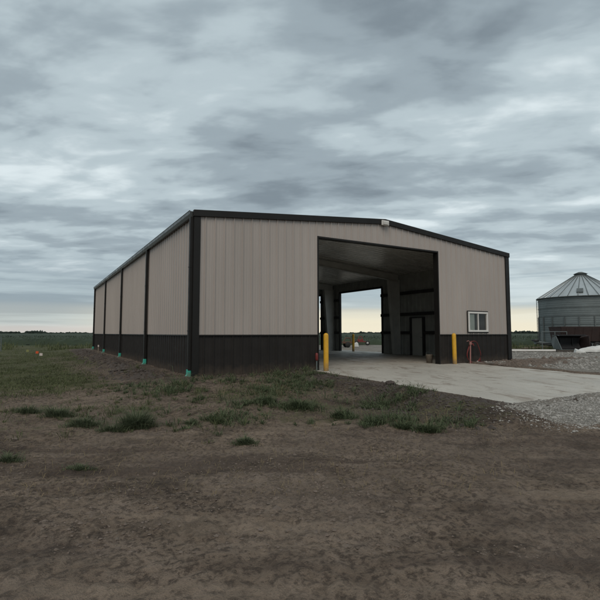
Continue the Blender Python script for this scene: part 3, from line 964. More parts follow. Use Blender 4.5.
# ------------------------------------------------------------------ grain bin
BX, BY, BZ, BR_ = 44.82, 12.76, -0.36, 4.02
gb = empty('grain_bin', (BX, BY, BZ))
tag(gb, 'round galvanised corrugated grain bin with ribbed conical roof', 'grain bin')
H1 = 5.25
prof = []
z = 0.0
while z < H1:
    prof.append((BR_ + 0.007 * math.sin(2 * math.pi * z / 0.20), z))
    z += 0.05
prof.append((BR_, H1))
o = MB().lathe(prof, 72).build('wall', M['galv'], gb)
for zz in (0.82, 1.64, 2.46, 3.28, 4.10, 4.92):
    MB().lathe([(BR_ + 0.014, zz), (BR_ + 0.03, zz + 0.012), (BR_ + 0.03, zz + 0.05), (BR_ + 0.014, zz + 0.06)], 72).build('seam_ring', M['galvdark'], gb)
for k in range(20):
    a = 2 * math.pi * (k + 0.35) / 20
    T = Matrix.Rotation(a, 4, 'Z')
    m_ = MB(); m_.box(BR_ + 0.02, BR_ + 0.09, -0.05, 0.05, 0.0, 3.25, T)
    m_.build('stiffener', M['galvdark'], gb)
NR = 30
re_, zr0, zr1, rc = BR_ + 0.14, H1 - 0.06, 7.62, 0.50
m_ = MB()
vs, fs = [], []
for k in range(NR):
    for da, lift in ((-0.5, 0.0), (-0.10, 0.0), (-0.06, 0.055), (0.06, 0.055), (0.10, 0.0)):
        a = 2 * math.pi * (k + (da if abs(da) == 0.5 else da)) / NR
        vs += [(re_ * math.cos(a), re_ * math.sin(a), zr0 + lift), (rc * math.cos(a), rc * math.sin(a), zr1 + lift * 0.6)]
n = NR * 5
for i in range(n):
    j = (i + 1) % n
    fs.append((2 * i, 2 * j, 2 * j + 1, 2 * i + 1))
m_.add(vs, fs)
rf = m_.build('roof', M['galvroof'], gb)
for k in range(NR):
    a = 2 * math.pi * k / NR
    c_, s_ = math.cos(a), math.sin(a)
    m_ = MB().bar((re_ * c_, re_ * s_, zr0 + 0.065), (rc * c_, rc * s_, zr1 + 0.045), 0.05, 0.04)
    m_.build('roof_rib', M['galvdark'], rf)
MB().lathe([(re_ + 0.02, zr0 - 0.03), (re_ + 0.05, zr0 + 0.02), (re_, zr0 + 0.05)], 72).build('eave_ring', M['galvdark'], gb)
MB().lathe([(rc + 0.06, zr1 - 0.06), (rc + 0.06, zr1 + 0.12), (rc + 0.16, zr1 + 0.13), (0.18, zr1 + 0.34), (0.0, zr1 + 0.36)], 32).build('roof_cap', M['galvdark'], rf)
ta = math.atan2(CY - BY, CX - BX)
hx = (math.cos(ta - 0.03), math.sin(ta - 0.03))
m_ = MB().bar((hx[0] * 3.7, hx[1] * 3.7, zr0 + 0.36), (hx[0] * 3.1, hx[1] * 3.1, zr0 + 0.76), 0.55, 0.16)
m_.build('roof_hatch', M['galvdark'], rf)
# fill ladder on the left flank
m_ = MB()
la = ta - 1.35
T = Matrix.Rotation(la, 4, 'Z')
for s in (-0.2, 0.2):
    m_.box(BR_ + 0.15, BR_ + 0.18, s - 0.02, s + 0.02, 0.3, H1, T)
zz = 0.5
while zz < H1:
    m_.box(BR_ + 0.155, BR_ + 0.175, -0.2, 0.2, zz, zz + 0.025, T)
    zz += 0.3
m_.build('ladder', M['galvdark'], gb)


def at_px(px, dist, z=None):
    """ground point seen at picture column px (of 600), dist metres ahead of the camera"""
    q = np.array([CX, CY]) + FWD * dist + RGT * (px - 300) / 452.9 * dist
    return float(q[0]), float(q[1])


def gz(x, y):
    return float(zground(np.array([x]), np.array([y]))[0])


FA = math.atan2(RGT[1], RGT[0])     # heading of "across the view"

# unloading auger at the foot of the bin
x, y = at_px(536, 41.5)
au = empty('unloading_auger', (x, y, gz(x, y)), FA)
tag(au, 'grey unloading auger tube lying at the foot of the bin', 'auger')
MB().tube([(-0.15, 0, 0.72), (0.25, 0.05, 0.62), (2.1, 0.5, 0.35)], [0.24, 0.16, 0.16], 14).build('tube', M['galv'], au)
MB().lathe([(0.30, -0.02), (0.33, 0.12), (0.27, 0.14), (0.0, 0.14)], 20).build('hopper', M['black'], au, loc=(-0.15, 0, 0.78))
for q in (0.35, 1.5):
    MB().bar((q, 0.1, 0), (q, 0.1, 0.6), 0.06, 0.06).build('leg', M['galvdark'], au)

# pipe rail in front of the bin
x, y = at_px(541, 39.5)
rl = empty('pipe_rail', (x, y, gz(x, y)), FA)
tag(rl, 'thin grey pipe rail on upright posts in front of the bin', 'rail')
MB().tube([(0, 0, 1.62), (2.2, 0, 1.62)], 0.028, 8).build('rail', M['galv'], rl)
for q in (0.02, 1.15, 2.18):
    MB().tube([(q, 0, 0), (q, 0, 1.60)], 0.032, 8).build('post', M['galv'], rl)

# loader bucket
x, y = at_px(558, 37.0)
sc = empty('loader_bucket', (x, y, gz(x, y) + 0.15), FA)
tag(sc, 'black open loader bucket with pale side plate resting on timbers', 'bucket')
sec = [(0.0, 1.12), (0.55, 1.18), (0.95, 0.95), (1.05, 0.45), (0.8, 0.05), (-0.15, 0.0)]   # (depth, height): back plate curls round
m_ = MB()
for (a, za), (c, zc_) in zip(sec, sec[1:]):
    m_.bar((0.30, a, za), (0.30, c, zc_), 0.01, 0.02)
m_ = MB()
n = len(sec)
wv = 2.25
vs = [(xx, a, zz) for xx in (0, wv) for a, zz in sec] + [(xx, a * 0.95 + 0.03, zz * 0.95 + 0.03) for xx in (0, wv) for a, zz in sec]
m_.add(vs, [(i, i + 1, n + i + 1, n + i) for i in range(n - 1)] + [(2 * n + i, 3 * n + i, 3 * n + i + 1, 2 * n + i + 1) for i in range(n - 1)])
m_.build('shell', M['black'], sc)
for xx, mm in ((-0.02, 'galv'), (wv + 0.02, 'maroon')):
    m_ = MB()
    pl = [(-0.42, 0.0)] + [(0.0, 1.12)] + sec[1:]
    vs = [(xx + e - (0.22 if zz > 1 else 0.0) * (1 if xx < 0 else -1), a, zz) for e in (-0.015, 0.015) for a, zz in pl]
    k = len(pl)
    m_.add(vs, [tuple(range(k)), tuple(range(2 * k - 1, k - 1, -1))] + [(i, (i + 1) % k, k + (i + 1) % k, k + i) for i in range(k)])
    m_.build('side_plate', M[mm], sc)
m_ = MB().bar((0.0, -0.18, 0.0), (wv, -0.18, 0.0), 0.2, 0.03)
m_.build('cutting_edge', M['galvdark'], sc)
m_ = MB().bar((0.05, -0.02, 1.17), (wv - 0.05, -0.02, 1.17), 0.09, 0.09)
m_.build('top_lip', M['black'], sc)
for q in (0.6, 1.6):
    MB().box(q, q + 0.06, 0.9, 1.25, 0.3, 0.95).build('hitch_bracket', M['black'], sc)

# maroon wagon
x, y = at_px(560.5, 39.6)
wg = empty('farm_wagon', (x, y, gz(x, y)), FA)
tag(wg, 'weathered maroon wagon box parked behind the black bucket', 'wagon')
m_ = MB()
LW, z0, z1 = 3.9, 0.80, 2.0
for vs in ([(0, 0, z1), (LW, 0, z1), (LW - 0.1, 0.25, z0), (0.1, 0.25, z0)], [(0, 1.9, z1), (0.1, 1.65, z0), (LW - 0.1, 1.65, z0), (LW, 1.9, z1)],
           [(0, 0, z1), (0.1, 0.25, z0), (0.1, 1.65, z0), (0, 1.9, z1)], [(LW, 0, z1), (LW, 1.9, z1), (LW - 0.1, 1.65, z0), (LW - 0.1, 0.25, z0)],
           [(0.1, 0.25, z0), (LW - 0.1, 0.25, z0), (LW - 0.1, 1.65, z0), (0.1, 1.65, z0)]):
    m_.add(vs, [(0, 1, 2, 3)])
box_ = m_.build('box', M['maroon'], wg)
sm = box_.modifiers.new('solid', 'SOLIDIFY'); sm.thickness = 0.04
m_ = MB()
m_.box(-0.03, LW + 0.03, -0.05, 0.03, z1, z1 + 0.07); m_.box(-0.03, LW + 0.03, 1.87, 1.95, z1, z1 + 0.07)
m_.box(-0.05, 0.03, 0.031, 1.869, z1, z1 + 0.07); m_.box(LW - 0.03, LW + 0.05, 0.031, 1.869, z1, z1 + 0.07)
m_.build('top_rail', M['maroon'], wg)
for q in (0.5, 1.25, 2.0, 2.75, 3.45):
    MB().bar((q, -0.03, z1 - 0.02), (q, 0.20, z0 + 0.02), 0.07, 0.05).build('stake', M['maroon'], wg)
m_ = MB(); m_.box(0.2, LW - 0.2, 0.4, 0.52, 0.60, 0.79); m_.box(0.2, LW - 0.2, 1.38, 1.5, 0.60, 0.79); m_.bar((-1.2, 0.95, 0.55), (0.3, 0.95, 0.66), 0.08, 0.08)
m_.build('chassis', M['black'], wg)
for q in (0.65, LW - 0.65):
    for yy_ in (0.22, 1.55):
        m_ = MB(); T = Matrix.Translation((q, yy_, 0.36)) @ Matrix.Rotation(R(90), 4, 'X')
        m_.lathe([(0.20, -0.09), (0.34, -0.09), (0.36, -0.06), (0.36, 0.06), (0.34, 0.09), (0.20, 0.09)], 28)
        m_.v = [tuple(T @ Vector(q_)) for q_ in m_.v]
        wh = m_.build('wheel', M['rubber'], wg)
        m_ = MB(); m_.lathe([(0.0, -0.02), (0.08, -0.05), (0.20, -0.03), (0.205, 0.05), (0.08, 0.06), (0.0, 0.03)], 24)
        m_.v = [tuple(T @ Vector(q_)) for q_ in m_.v]
        m_.build('rim', M['galvdark'], wh)

# crumpled white tarp bundle on the ground
x, y = at_px(590, 35.4)
vs, fs = [], []
NU, NV = 44, 14
for j in range(NV + 1):
    for i in range(NU + 1):
        uu, vv = i / NU * 3.1 - 1.1, j / NV
        a = vv * math.pi
        rr = (0.36 + 0.10 * uu * 0.7) * (1 - 0.75 * (abs(uu - 0.45) / 1.6) ** 3) * (1 + 0.5 * float(fbm(np.array([uu * 1.0]), np.array([vv * 1.4]), 2.6, 3, 5)))
        vs.append((uu, -math.cos(a) * rr * 1.25, max(0.0, math.sin(a)) * rr * 1.25 - 0.01))
for j in range(NV):
    for i in range(NU):
        q = j * (NU + 1) + i
        fs.append((q, q + 1, q + NU + 2, q + NU + 1))
o = MB().add(vs, fs, True).build('tarp_bundle', M['tarp'])
o.location = (x, y, gz(x, y) + 0.05); o.rotation_euler.z = FA
tag(o, 'crumpled whitish tarp heaped on the ground right of the bucket', 'tarp')
x, y = at_px(574.5, 34.9)
o = MB().add([(0, 0, 0), (0.9, 0.1, 0), (0.95, 0.5, 0.02), (0.05, 0.45, 0), (0.1, 0.05, 0.22), (0.7, 0.15, 0.10), (0.8, 0.45, 0.12), (0.15, 0.4, 0.34)],
             [(0, 3, 2, 1), (4, 5, 6, 7), (0, 1, 5, 4), (1, 2, 6, 5), (2, 3, 7, 6), (3, 0, 4, 7)]).build('concrete_chunk', M['tarp'], bevel=0.03)
o.location = (x, y, gz(x, y) - 0.02); o.rotation_euler.z = FA
tag(o, 'small pale broken chunk in front of the black bucket', 'rubble')
# timbers
for px, ln, lab in ((555, 1.45, 'dark square timber on the gravel under the black bucket'), (576, 1.75, 'dark square timber in front of the white tarp heap')):
    x, y = at_px(px, 36.2)
    o = MB().box(0, ln, -0.08, 0.08, 0, 0.17).build('timber', M['timber'], bevel=0.01)
    o.location = (x, y, gz(x, y)); o.rotation_euler.z = FA + R(random.uniform(-3, 1))
    tag(o, lab, 'timber')
# white pipe on the ground at the edge of the yard
x, y = at_px(509.5, 36.6)
o = MB().tube([(0, 0, 0.09), (1.9, 0.02, 0.09), (3.6, 0, 0.09)], 0.085, 12).build('white_pipe', M['white'])
o.location = (x, y, gz(x, y)); o.rotation_euler.z = FA
tag(o, 'long white pipe lying along the yard edge left of the bin', 'pipe')
# plank beyond it
x, y = at_px(521, 43.0)
o = MB().box(0, 2.6, -0.15, 0.15, 0, 0.10).build('plank', M['plank'], bevel=0.005)
o.location = (x, y, gz(x, y)); o.rotation_euler = (0, R(-4), FA)
tag(o, 'weathered plank sloping on the grass left of the bin foot', 'plank')

# ------------------------------------------------------------------ machines beyond the side doorway
x, y = at_px(354.5, 56)
im = empty('field_cultivator', (x, y, gz(x, y)), FA)
im.scale = (0.8, 0.8, 0.8)
tag(im, 'red field machine with wheels and raised frame beyond the side doorway', 'farm machine')
m_ = MB(); m_.bar((0, 0, 0.55), (2.2, 0, 0.55), 0.14, 0.14); m_.bar((0, 0.8, 0.55), (2.2, 0.8, 0.55), 0.14, 0.14)
for q in (0.2, 1.1, 2.0): m_.bar((q, 0, 0.56), (q, 0.8, 0.56), 0.1, 0.1)
m_.build('frame', M['red'], im)
m_ = MB(); m_.box(0.45, 1.35, 0.15, 0.7, 0.63, 0.95); m_.bar((0.6, 0.4, 0.9), (0.75, 0.4, 1.35), 0.1, 0.1); m_.bar((1.25, 0.4, 0.9), (1.1, 0.4, 1.35), 0.1, 0.1); m_.bar((0.7, 0.4, 1.33), (1.15, 0.4, 1.33), 0.14, 0.1)
m_.build('mast', M['red'], im)
for q in (0.25, 1.95):
    m_ = MB(); T = Matrix.Translation((q, -0.2, 0.36)) @ Matrix.Rotation(R(90), 4, 'X')
    m_.lathe([(0.18, -0.08), (0.35, -0.08), (0.36, 0.0), (0.35, 0.08), (0.18, 0.08)], 24)
    m_.v = [tuple(T @ Vector(q_)) for q_ in m_.v]
    wh = m_.build('wheel', M['rubber'], im)
    m_ = MB(); m_.lathe([(0, -0.03), (0.18, -0.05), (0.18, 0.05), (0, 0.03)], 18)
    m_.v = [tuple(T @ Vector(q_)) for q_ in m_.v]
    m_.build('rim', M['tarp'], wh)
for q in np.linspace(0.35, 1.9, 6):
    MB().tube([(q, 0.8, 0.5), (q, 1.0, 0.4), (q, 0.95, 0.1), (q, 0.8, 0.0)], 0.025, 6).build('shank', M['rust'], im)
x, y = at_px(342.5, 47)
im = empty('wire_spool_cart', (x, y, gz(x, y)), FA + 0.2)
tag(im, 'rusty low two-wheeled cart left of the red field machine', 'cart')
MB().box(0, 1.1, 0, 0.7, 0.42, 0.62).build('bed', M['rust'], im)
MB().tube([(0.2, 0.35, 0.62), (0.45, 0.35, 1.0), (0.9, 0.35, 0.95), (1.0, 0.35, 0.62)], 0.06, 8).build('hoop', M['rust'], im)
for q in (-0.06, 0.76):
    m_ = MB(); T = Matrix.Translation((0.55, q, 0.29)) @ Matrix.Rotation(R(90), 4, 'X')
    m_.lathe([(0.0, -0.05), (0.27, -0.05), (0.29, 0.0), (0.27, 0.05), (0.0, 0.05)], 20)
    m_.v = [tuple(T @ Vector(q_)) for q_ in m_.v]
    m_.build('wheel', M['rubber'], im)
x, y = at_px(354, 48)
o = MB().add([(0, 0, 0), (0.5, 0, 0), (0.52, 0.4, 0), (0, 0.4, 0), (0.06, 0.05, 0.46), (0.42, 0.08, 0.52), (0.44, 0.34, 0.42), (0.08, 0.33, 0.5)],
             [(0, 3, 2, 1), (4, 5, 6, 7), (0, 1, 5, 4), (1, 2, 6, 5), (2, 3, 7, 6), (3, 0, 4, 7)]).build('feed_sack', M['tarp'], bevel=0.08)
o.location = (x, y, gz(x, y)); o.rotation_euler.z = FA
tag(o, 'whitish sack standing in front of the red field machine', 'sack')

# ------------------------------------------------------------------ small markers in the left field
def flag(px, d, h, m, label):
    x, y = at_px(px, d)
    e = empty('marker_flag', (x, y, gz(x, y)), FA)
    tag(e, label, 'marker flag', 'survey flags in the grass left of the building')
    MB().tube([(0, 0, 0), (0.01, 0, h)], 0.006, 5).build('stem', M['galv'], e)
    vs = [(0.01 + 0.035 * i, 0.02 * math.sin(i * 1.3), h - 0.01 - 0.14 * j) for i in range(6) for j in range(2)]
    o = MB().add(vs, [(2 * i, 2 * i + 2, 2 * i + 3, 2 * i + 1) for i in range(5)]).build('cloth', M[m], e)
    o.modifiers.new('solid', 'SOLIDIFY').thickness = 0.003
flag(37, 27.5, 0.42, 'orange', 'bright orange and white survey flag, middle of three in the left field')
flag(40.8, 25.5, 0.36, 'whiteflag', 'pale survey flag nearest the camera in the left field')
flag(27.5, 29.5, 0.46, 'yellowflag', 'dull yellow survey flag farthest left of the three')
x, y = at_px(99.5, 25.5)
sk = empty('survey_stake', (x, y, gz(x, y)), FA)
tag(sk, 'short wooden stake with pink ribbon beside the long side wall', 'stake')
MB().box(-0.025, 0.025, -0.02, 0.02, 0, 0.55).build('lath', M['plank'], sk)
MB().box(-0.032, 0.034, -0.027, 0.027, 0.43, 0.53).build('ribbon', M['whiteflag'], sk)
x, y = at_px(2.6, 38)
fp = empty('fence_post', (x, y, gz(x, y)))
tag(fp, 'lone thin pale post standing at the far left of the field', 'post')
MB().tube([(0, 0, 0), (-0.03, 0, 1.2)], 0.035, 8).build('shaft', M['galv'], fp)
MB().tube([(-0.03, 0, 1.18), (-0.03, 0, 1.25)], 0.045, 8).build('cap', M['galv'], fp)

# ------------------------------------------------------------------ scattered stones and clods (stuff)
def stones(name, P, size, m, label, cat, seed=0, flat=0.6, pile=False):
    rg = np.random.default_rng(seed)
    base = np.array([(1, 0, 0), (0.3, 0.95, 0.1), (-0.8, 0.6, 0), (-0.8, -0.6, -0.1), (0.3, -0.95, 0), (0.1, 0.1, 1), (0.5, 0.3, 0.75), (-0.4, 0.1, 0.8)])
    tris = np.array([(0, 1, 6), (1, 2, 7), (2, 3, 7), (3, 4, 5), (4, 0, 6), (1, 5, 6), (1, 7, 5), (7, 3, 5), (6, 5, 4)])
    n = len(P)
    a = rg.uniform(0, 2 * np.pi, n)
    sx = size * rg.lognormal(0, 0.45, n)
    V = base[None] * (1 + rg.uniform(-0.25, 0.25, (n, 8, 3)))
    V = V * np.stack([sx * rg.uniform(0.6, 1.1, n), sx, sx * flat * rg.uniform(0.6, 1.3, n)], -1)[:, None, :]
    c_, s_ = np.cos(a)[:, None], np.sin(a)[:, None]
    Vx = V[..., 0] * c_ - V[..., 1] * s_
    Vy = V[..., 0] * s_ + V[..., 1] * c_
    V = np.stack([Vx + P[:, None, 0], Vy + P[:, None, 1], V[..., 2] + P[:, None, 2]], -1)
    Fc = tris[None] + (np.arange(n) * 8)[:, None, None]
    o = link(name, np_mesh(name, V.reshape(-1, 3), Fc.reshape(-1, 3)), m)
    return tag(o, label, cat, kind='stuff')


def scatter(n, dmin, dmax, lmin, lmax, accept, seed, power=1.0):
    """points spread over the ground in view depth dmin..dmax, tan lateral lmin..lmax"""
    rg = np.random.default_rng(seed)
    d = dmin * (dmax / dmin) ** (rg.uniform(0, 1, n) ** power)
    l = rg.uniform(lmin, lmax, n) * d
    x = CX + FWD[0] * d + RGT[0] * l
    y = CY + FWD[1] * d + RGT[1] * l
    k = rg.uniform(0, 1, n) < accept(x, y, d)
    x, y = x[k], y[k]
    return np.stack([x, y, zground(x, y)], -1), d[k]


def free(x, y):
    """1 outside slab, apron, walls"""
    a = (x > -0.06) & (x < W + 0.06) & (y > -0.06) & (y < L + 0.06)
    c = (x > AP[0] - 0.0) & (x < AP[1]) & (y > AP[2]) & (y < 0.1)
    d = (x > W) & (x < W + 1.65) & (y > 7.5) & (y < 21.7)
    return ~(a | d) * np.where(c, 0.0, 1.0)


def spill(x, y, d):
    nm = fbm(x, y, 1.3, 3, 67)
    q = sst(x - 3.75 - 0.8 * nm - np.maximum(0, -8.9 - y) * 1.6, -1.5, 0.35)
    q = q ** 2.2 * sst(y + 0.6 * nm, -13, -9.2) * (y < AP[2] - 0.01)
    return free(x, y) * q


P, _ = scatter(90000, 2.5, 13, -0.1, 0.85, spill, 101)
stones('gravel', P, 0.012, M['stone'], 'crushed grey gravel beside the concrete apron', 'gravel', 1)
P, _ = scatter(5000, 16, 40, 0.3, 0.8, lambda x, y, d: free(x, y) * (masks(x, y)[1] > 0.5), 102)
stones('yard_gravel', P, 0.035, M['stone'], 'coarse pale gravel of the yard right of the building', 'gravel', 2)
P, _ = scatter(20000, 3.4, 18, -0.85, 0.85, lambda x, y, d: free(x, y) * (masks(x, y)[1] < 0.4) * np.clip(0.08 + 4 * (fbm(x, y, 0.6, 4, 71) - 0.02), 0.05, 1), 103)
stones('dirt_clods', P, 0.009, M['clod'], 'small dry clods scattered over the bare dirt', 'dirt clods', 3)
P, _ = scatter(70000, 3.0, 30, -0.85, 0.6, lambda x, y, d: free(x, y) * np.clip(masks(x, y)[2] * 1.2 - 0.35, 0, 1) * (y < 20), 104)
stones('soil_clods', P, 0.020, M['soil'], 'dark turned soil clods along the walls and apron edge', 'soil clods', 4)
rg = np.random.default_rng(19)
n = 1500
y = rg.uniform(0.3, 24, n) ; x = -1.25 + 0.42 * rg.normal(0, 1, n)
k = (x < -0.25) & (fbm(x, y, 0.9, 3, 31) > -0.08)
x, y = x[k], y[k]
stones('furrow_clods', np.stack([x, y, zground(x, y)], -1), 0.055, M['soil'], 'lumpy dark soil thrown up along the long side wall', 'soil clods', 7, 0.7)
rg = np.random.default_rng(21)
n = 1300
x = np.where(rg.uniform(0, 1, n) < 0.5, 3.2 + 0.45 * rg.normal(0, 1, n), 3.2 + 1.0 * rg.normal(0, 1, n)); y = rg.uniform(-8.2, -0.3, n)
k = (x < AP[0] + 0.03) | (y < AP[2])
x, y = x[k], y[k]
stones('berm_clods', np.stack([x, y, zground(x, y)], -1), 0.026, M['soil'], 'dark lumps of soil on the berm left of the apron', 'soil clods', 8, 0.7)
# rubble by the right corner: bigger broken bits
rg = np.random.default_rng(9)
n = 900
t_ = rg.normal(0, 1, (n, 2))
x = np.where(rg.uniform(0, 1, n) < 0.7, 14.6 + 1.7 * t_[:, 0], 17.8 + 1.1 * t_[:, 0])
y = np.where(x < 16.6, -1.6 + (x - 13) * 0.35, 0.2) + 0.55 * t_[:, 1]
k = free(x, y) > 0
x, y = x[k], y[k]
stones('rubble', np.stack([x, y, zground(x, y)], -1), 0.055, M['clod'], 'low heap of broken stone and dirt beside the right front corner', 'rubble', 5, 0.6)

# individual clods of note on the berm
for i, (px, py, sz, lab) in enumerate(((390, 383, 0.085, 'big dark clod sitting on the left edge of the apron'), (366, 380, 0.055, 'dark clod on the berm halfway to the left bollard'))):
    x, y = (3.62, -4.45) if i == 0 else (3.5, -3.3)
    bm = bmesh.new()
    bmesh.ops.create_icosphere(bm, subdivisions=3, radius=sz)
    for q in bm.verts:
        k = 1 + 1.3 * float(fbm(np.array([q.co.x * 16 + i]), np.array([q.co.y * 16 + q.co.z * 11]), 1.0, 4, 15))
        q.co = Vector((q.co.x * 1.25 * k, q.co.y * k, q.co.z * 0.75 * k))
    me = bpy.data.meshes.new('dirt_clod')
    bm.to_mesh(me); bm.free()
    o = link('dirt_clod', me, M['soil'], loc=(x, y, gz(x, y) + sz * 0.35))
    tag(o, lab, 'dirt clod')

# ------------------------------------------------------------------ grass blades
def blades(P, length, width, lean, rg, dirs=None):
    """each blade: 5 verts, a quad and a tip triangle written as two quads (tip doubled)"""
    n = len(P)
    a = rg.uniform(0, 2 * np.pi, n) if dirs is None else dirs
    ln = length * rg.lognormal(0, 0.35, n)
    le = lean * rg.uniform(0.3, 1.4, n)
    wd = width * rg.uniform(0.6, 1.3, n)
    D = np.stack([np.cos(a), np.sin(a), 0 * a], -1)
    ta = a + rg.uniform(-0.9, 0.9, n) + np.pi / 2
    Sd = np.stack([np.cos(ta), np.sin(ta), 0 * a], -1)
    up = np.array([0, 0, 1.0])
    b0 = P - up * 0.01
    mid = P + up * (ln * 0.6)[:, None] + D * (ln * le * 0.35)[:, None]
    tip = P + up * (ln * (1.0 - 0.25 * le))[:, None] + D * (ln * le)[:, None]
    h = (wd / 2)[:, None]
    V = np.stack([b0 - Sd * h, b0 + Sd * h, mid + Sd * h * 0.8, mid - Sd * h * 0.8, tip + Sd * h * 0.12, tip - Sd * h * 0.12], 1)
    base = (np.arange(n) * 6)[:, None, None]
    Fc = np.array([(0, 1, 2, 3), (3, 2, 4, 5)])[None] + base
    return V.reshape(-1, 3), Fc.reshape(-1, 4)


def grass_obj(name, P, length, width, lean, m, label, cat, seed):
    V, Fc = blades(P, length, width, lean, np.random.default_rng(seed))
    o = link(name, np_mesh(name, V, Fc), m)
    return tag(o, label, cat, kind='stuff')


def gacc(k, seed, thr=0.0, sc=1.1):
    def f(x, y, d):
        g_ = masks(x, y)[0]
        cl_ = fbm(x, y, sc, 3, seed)
        return free(x, y) * np.clip((g_ - 0.2) * k, 0, 1) * np.clip((cl_ - thr) * 5 + 0.25, 0.10, 1)
    return f


P, _ = scatter(80000, 5.5, 13, -0.85, 0.6, gacc(1.4, 201, 0.02), 201)
grass_obj('grass', P, 0.036, 0.0045, 1.2, M['grass'], 'thin short grass sprouting in patches on the bare dirt', 'grass', 201)
P, _ = scatter(150000, 9, 46, -0.85, 0.0, gacc(1.8, 203, -0.12, 0.7), 203, 0.9)
grass_obj('field_grass', P, 0.055, 0.012, 1.1, M['grass'], 'short green grass of the field left of the building', 'grass', 203)
P, _ = scatter(9000, 4.5, 20, -0.85, 0.5, lambda x, y, d: free(x, y) * (masks(x, y)[1] < 0.3) * 0.6, 204)
grass_obj('dry_grass', P, 0.05, 0.004, 1.8, M['straw'], 'scattered dry straw bits on the dirt', 'dry grass', 204)
# tufts at the field's edge, then beyond the yard
P, _ = scatter(16000, 40, 56, -0.85, 0.9, lambda x, y, d: (masks(x, y)[1] < 0.3) * (fbm(x, y, 0.22, 3, 77) > 0.02) * free(x, y), 205)
grass_obj('edge_weeds', P, 0.38, 0.05, 0.6, M['grass'], 'tall pale weeds along the edge of the crop field', 'weeds', 205)
# low weeds: many small rosettes and stems
def plantlets(name, n, dmin, dmax, lmin, lmax, acc, hgt, spread, wid, m, label, seed, per=16):
    C_, _ = scatter(n, dmin, dmax, lmin, lmax, acc, seed)
    rg = np.random.default_rng(seed + 1)
    k = rg.poisson(per, len(C_)) + 4
    idx = np.repeat(np.arange(len(C_)), k)
    size = rg.lognormal(0, 0.5, len(C_))[idx]
    a = rg.uniform(0, 2 * np.pi, len(idx))
    rr = np.abs(rg.normal(0, 1, len(idx))) * spread * size
    x = C_[idx, 0] + np.cos(a) * rr
    y = C_[idx, 1] + np.sin(a) * rr
    ok = free(x, y) > 0
    x, y, a, rr, size = x[ok], y[ok], a[ok], rr[ok], size[ok]
    P_ = np.stack([x, y, zground(x, y)], -1)
    ln = hgt * size * (1.15 - 0.5 * np.clip(rr / (spread * size + 1e-6) / 2, 0, 1))
    V, Fc = blades(P_, 1.0, wid, 1.2, rg, a + rg.normal(0, 0.6, len(a)))
    V = V.reshape(-1, 6, 3)
    sd_ = V[:, 1] - V[:, 0]
    up = V - P_[:, None, :]
    V2 = P_[:, None, :] + up * ln[:, None, None]
    mc, tc_ = (V2[:, 2] + V2[:, 3]) / 2, (V2[:, 4] + V2[:, 5]) / 2
    V2[:, 0], V2[:, 1] = P_ - sd_ * 0.25 - [0, 0, 0.01], P_ + sd_ * 0.25 - [0, 0, 0.01]
    V2[:, 2], V2[:, 3] = mc + sd_ * 0.5, mc - sd_ * 0.5
    V2[:, 4], V2[:, 5] = tc_ + sd_ * 0.1, tc_ - sd_ * 0.1
    o = link(name, np_mesh(name, V2.reshape(-1, 3), Fc), m)
    return tag(o, label, 'weeds', kind='stuff')


def facc(x, y, d):
    return free(x, y) * (x < 3.95) * sst(x, -3.5, 0.0) * sst(d, 6.9, 9.0) * (y < -0.2) * np.clip((fbm(x, y, 0.9, 4, 83) + 0.02) * 4, 0.04, 1) * (masks(x, y)[1] < 0.35)


plantlets('leafy_weeds', 7500, 6.9, 15, -0.7, 0.40, facc, 0.075, 0.040, 0.011, M['weed'], 'leafy green weeds scattered between the corner and the doorway', 401)
plantlets('dead_weeds', 900, 6.9, 15, -0.7, 0.42, facc, 0.10, 0.03, 0.004, M['straw'], 'dry brown stems among the leafy weeds', 403, 6)


def lacc(x, y, d):
    return free(x, y) * (x < -0.3) * sst(d, 6.4, 8.5) * np.clip((fbm(x, y, 0.8, 4, 85) + 0.01) * 3.5, 0.03, 1) * (1 - 0.8 * np.exp(-((x + 2.0 + 0.10 * (y - 4)) / 0.6) ** 2))


plantlets('low_weeds', 3600, 6.4, 16, -0.8, -0.1, lacc, 0.055, 0.045, 0.008, M['grass'], 'low straggling weeds on the dirt left of the corner', 405)


